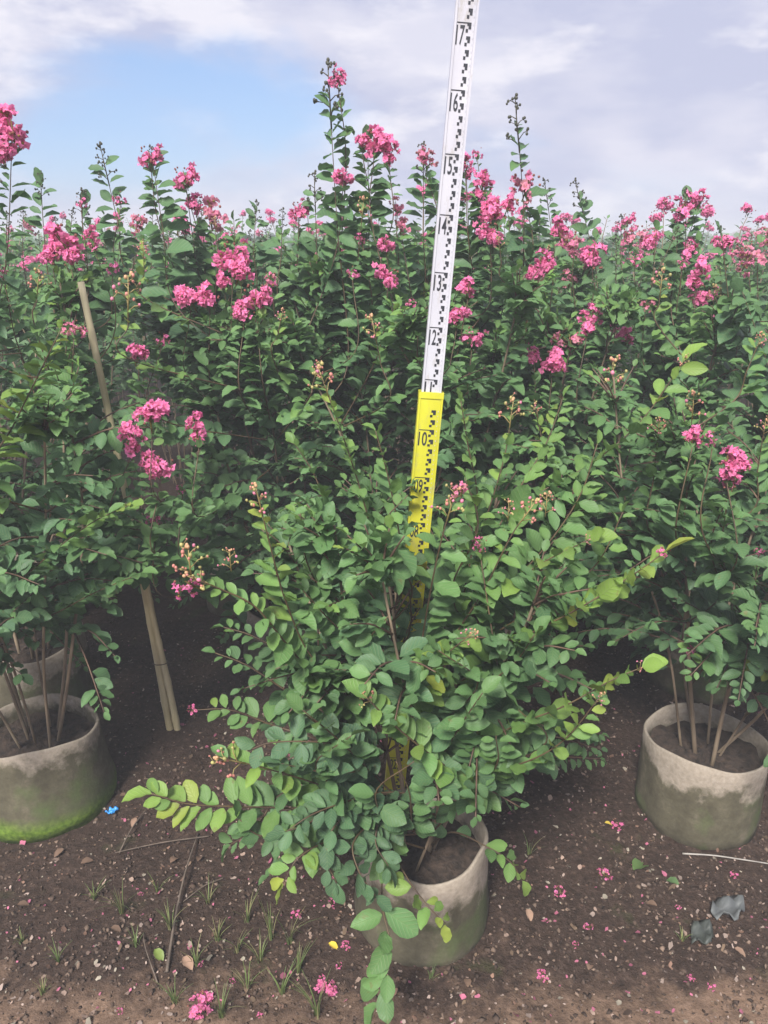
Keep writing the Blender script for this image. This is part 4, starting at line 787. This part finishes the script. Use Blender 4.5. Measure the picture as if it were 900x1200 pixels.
# grass tufts
def tuft(u, v, n, hmax, label, seed, group=None, spread=0.5):
    g = np.random.default_rng(seed); p = G(u, v); V = []; F = []; C = []
    for k in range(n):
        a = g.uniform(0, 6.28); ln = hmax * g.uniform(0.5, 1); lean = g.uniform(0.15, 1) * spread; d = np.array([math.cos(a), math.sin(a), 0]); sd_ = np.array([-d[1], d[0], 0]); o = len(V); b_ = p + d * 0.006 * g.random() - [0, 0, 0.004]
        cc = np.array([0.15, 0.22, 0.06]) * g.uniform(0.6, 1.3) if g.random() < 0.75 else np.array([0.34, 0.29, 0.14])
        for i in range(5):
            f = i / 4; c_ = b_ + UP * ln * (f - 0.35 * lean * f * f) + d * ln * lean * f * f; w_ = 0.0016 * (1 - f * 0.9); V += [c_ - sd_ * w_, c_ + sd_ * w_]; C += [cc, cc]
        for i in range(4): F.append([o + 2 * i, o + 2 * i + 1, o + 2 * i + 3, o + 2 * i + 2])
    tag(link('grass_tuft', mesh('grass_tuft', V, F, 'leaf', True, np.array(C))), label, 'grass', group)
tuft(143, 1068, 16, 0.10, 'open grass tuft with splayed blades beside the long dark twig', 1, None, 0.8)
tuft(318, 1100, 9, 0.13, 'upright grass tuft with pale thick blades under the low leaves', 2, None, 0.3)
for i, (u, v, n, h_) in enumerate([(200, 1088, 9, 0.05), (255, 1100, 10, 0.055), (305, 1125, 8, 0.06), (278, 1112, 6, 0.06), (260, 1192, 10, 0.07), (205, 1175, 8, 0.05), (330, 1165, 6, 0.07), (68, 1125, 7, 0.04), (25, 1100, 9, 0.03), (372, 1190, 6, 0.09), (350, 1140, 6, 0.06), (800, 1098, 6, 0.03), (620, 1000, 5, 0.05), (505, 1000 + 150, 4, 0.03), (230, 1130, 9, 0.06), (290, 1160, 9, 0.06), (160, 1110, 8, 0.04), (110, 1050, 8, 0.05), (340, 1105, 8, 0.08), (245, 1060, 7, 0.05), (290, 1080, 8, 0.06), (185, 1045, 6, 0.05), (50, 1160, 6, 0.03)]):
    tuft(u, v, n + 5, h_ * 1.35, 'small thin weed tuft sprouting from the bare soil', 10 + i, 'small weed tufts on the soil', 0.7)
# scraps
def scrap(u, v, w_, label, mt, seed, name, cat, el=0.5):
    g = np.random.default_rng(seed); p = G(u, v); n = 7; V = []; F = []
    for i in range(n):
        for j in range(n):
            x, y_ = (i / (n - 1) - 0.5), (j / (n - 1) - 0.5); e = 1 - 0.35 * (abs(x) + abs(y_)) + g.normal(0, 0.05)
            V.append(p + np.array([x * w_ * e + y_ * w_ * 0.3, y_ * w_ * el * e, 0.005 + abs(0.17 * w_ * math.sin(6 * x + seed) + 0.15 * w_ * math.sin(9 * y_ + 4 * x)) + abs(g.normal(0, 0.035 * w_))]))
    for i in range(n - 1):
        for j in range(n - 1): F.append([i * n + j, (i + 1) * n + j, (i + 1) * n + j + 1, i * n + j + 1])
    o = tag(link(name, mesh(name, V, F, mt)), label, cat); md = o.modifiers.new('thickness', 'SOLIDIFY'); md.thickness = 0.0012; return o
scrap(852, 1068, 0.085, 'crumpled grey plastic scrap lying on the bare soil', 'plastic_scrap', 2, 'plastic_scrap', 'litter', 0.9)
scrap(822, 1095, 0.06, 'smaller dark plastic scrap beside the crumpled grey one', 'dark_plastic', 3, 'plastic_scrap', 'litter', 1.2)
scrap(131, 950, 0.03, 'tiny bright blue plastic scrap beside the mossy bag', 'blue_plastic', 4, 'blue_scrap', 'litter', 0.8)

# ---------------------------------------------------------------- far shed roof at the field edge
hs = empty('shed', (29.0, 58, 0), 'distant low shed with brown roof at the edge of the field', 'shed')
V, F = box(-4, 4, -2.5, 2.5, -0.1, 1.0); link('wall', mesh('wall', V, F, 'plaster', False), hs)
V = [(-4.4, -3, 0.98), (4.4, -3, 0.98), (4.4, 3, 0.98), (-4.4, 3, 0.98), (-3.6, 0, 1.75), (3.6, 0, 1.75)]; link('roof', mesh('roof', V, [[0, 1, 5, 4], [2, 3, 4, 5], [1, 2, 5], [3, 0, 4], [3, 2, 1, 0]], 'roof', False), hs)

# ---------------------------------------------------------------- added haze box that veils the field and lifts its dark tones
V, F = box(-430, 430, -430, 430, -1.2, 2.2); hz = link('haze', mesh('haze', V, F, 'soil', False)); hz.data.materials.clear()
m = bpy.data.materials.new('added_haze'); m.use_nodes = True; t = m.node_tree; t.nodes.clear(); ou = t.nodes.new('ShaderNodeOutputMaterial'); pv = t.nodes.new('ShaderNodeVolumePrincipled')
pv.inputs['Color'].default_value = (0.92, 0.95, 1.0, 1); pv.inputs['Density'].default_value = 0.022; t.links.new(pv.outputs[0], ou.inputs['Volume']); hz.data.materials.append(m)
tag(hz, 'thin haze volume added to lift dark tones across the field', 'haze', kind='stuff')
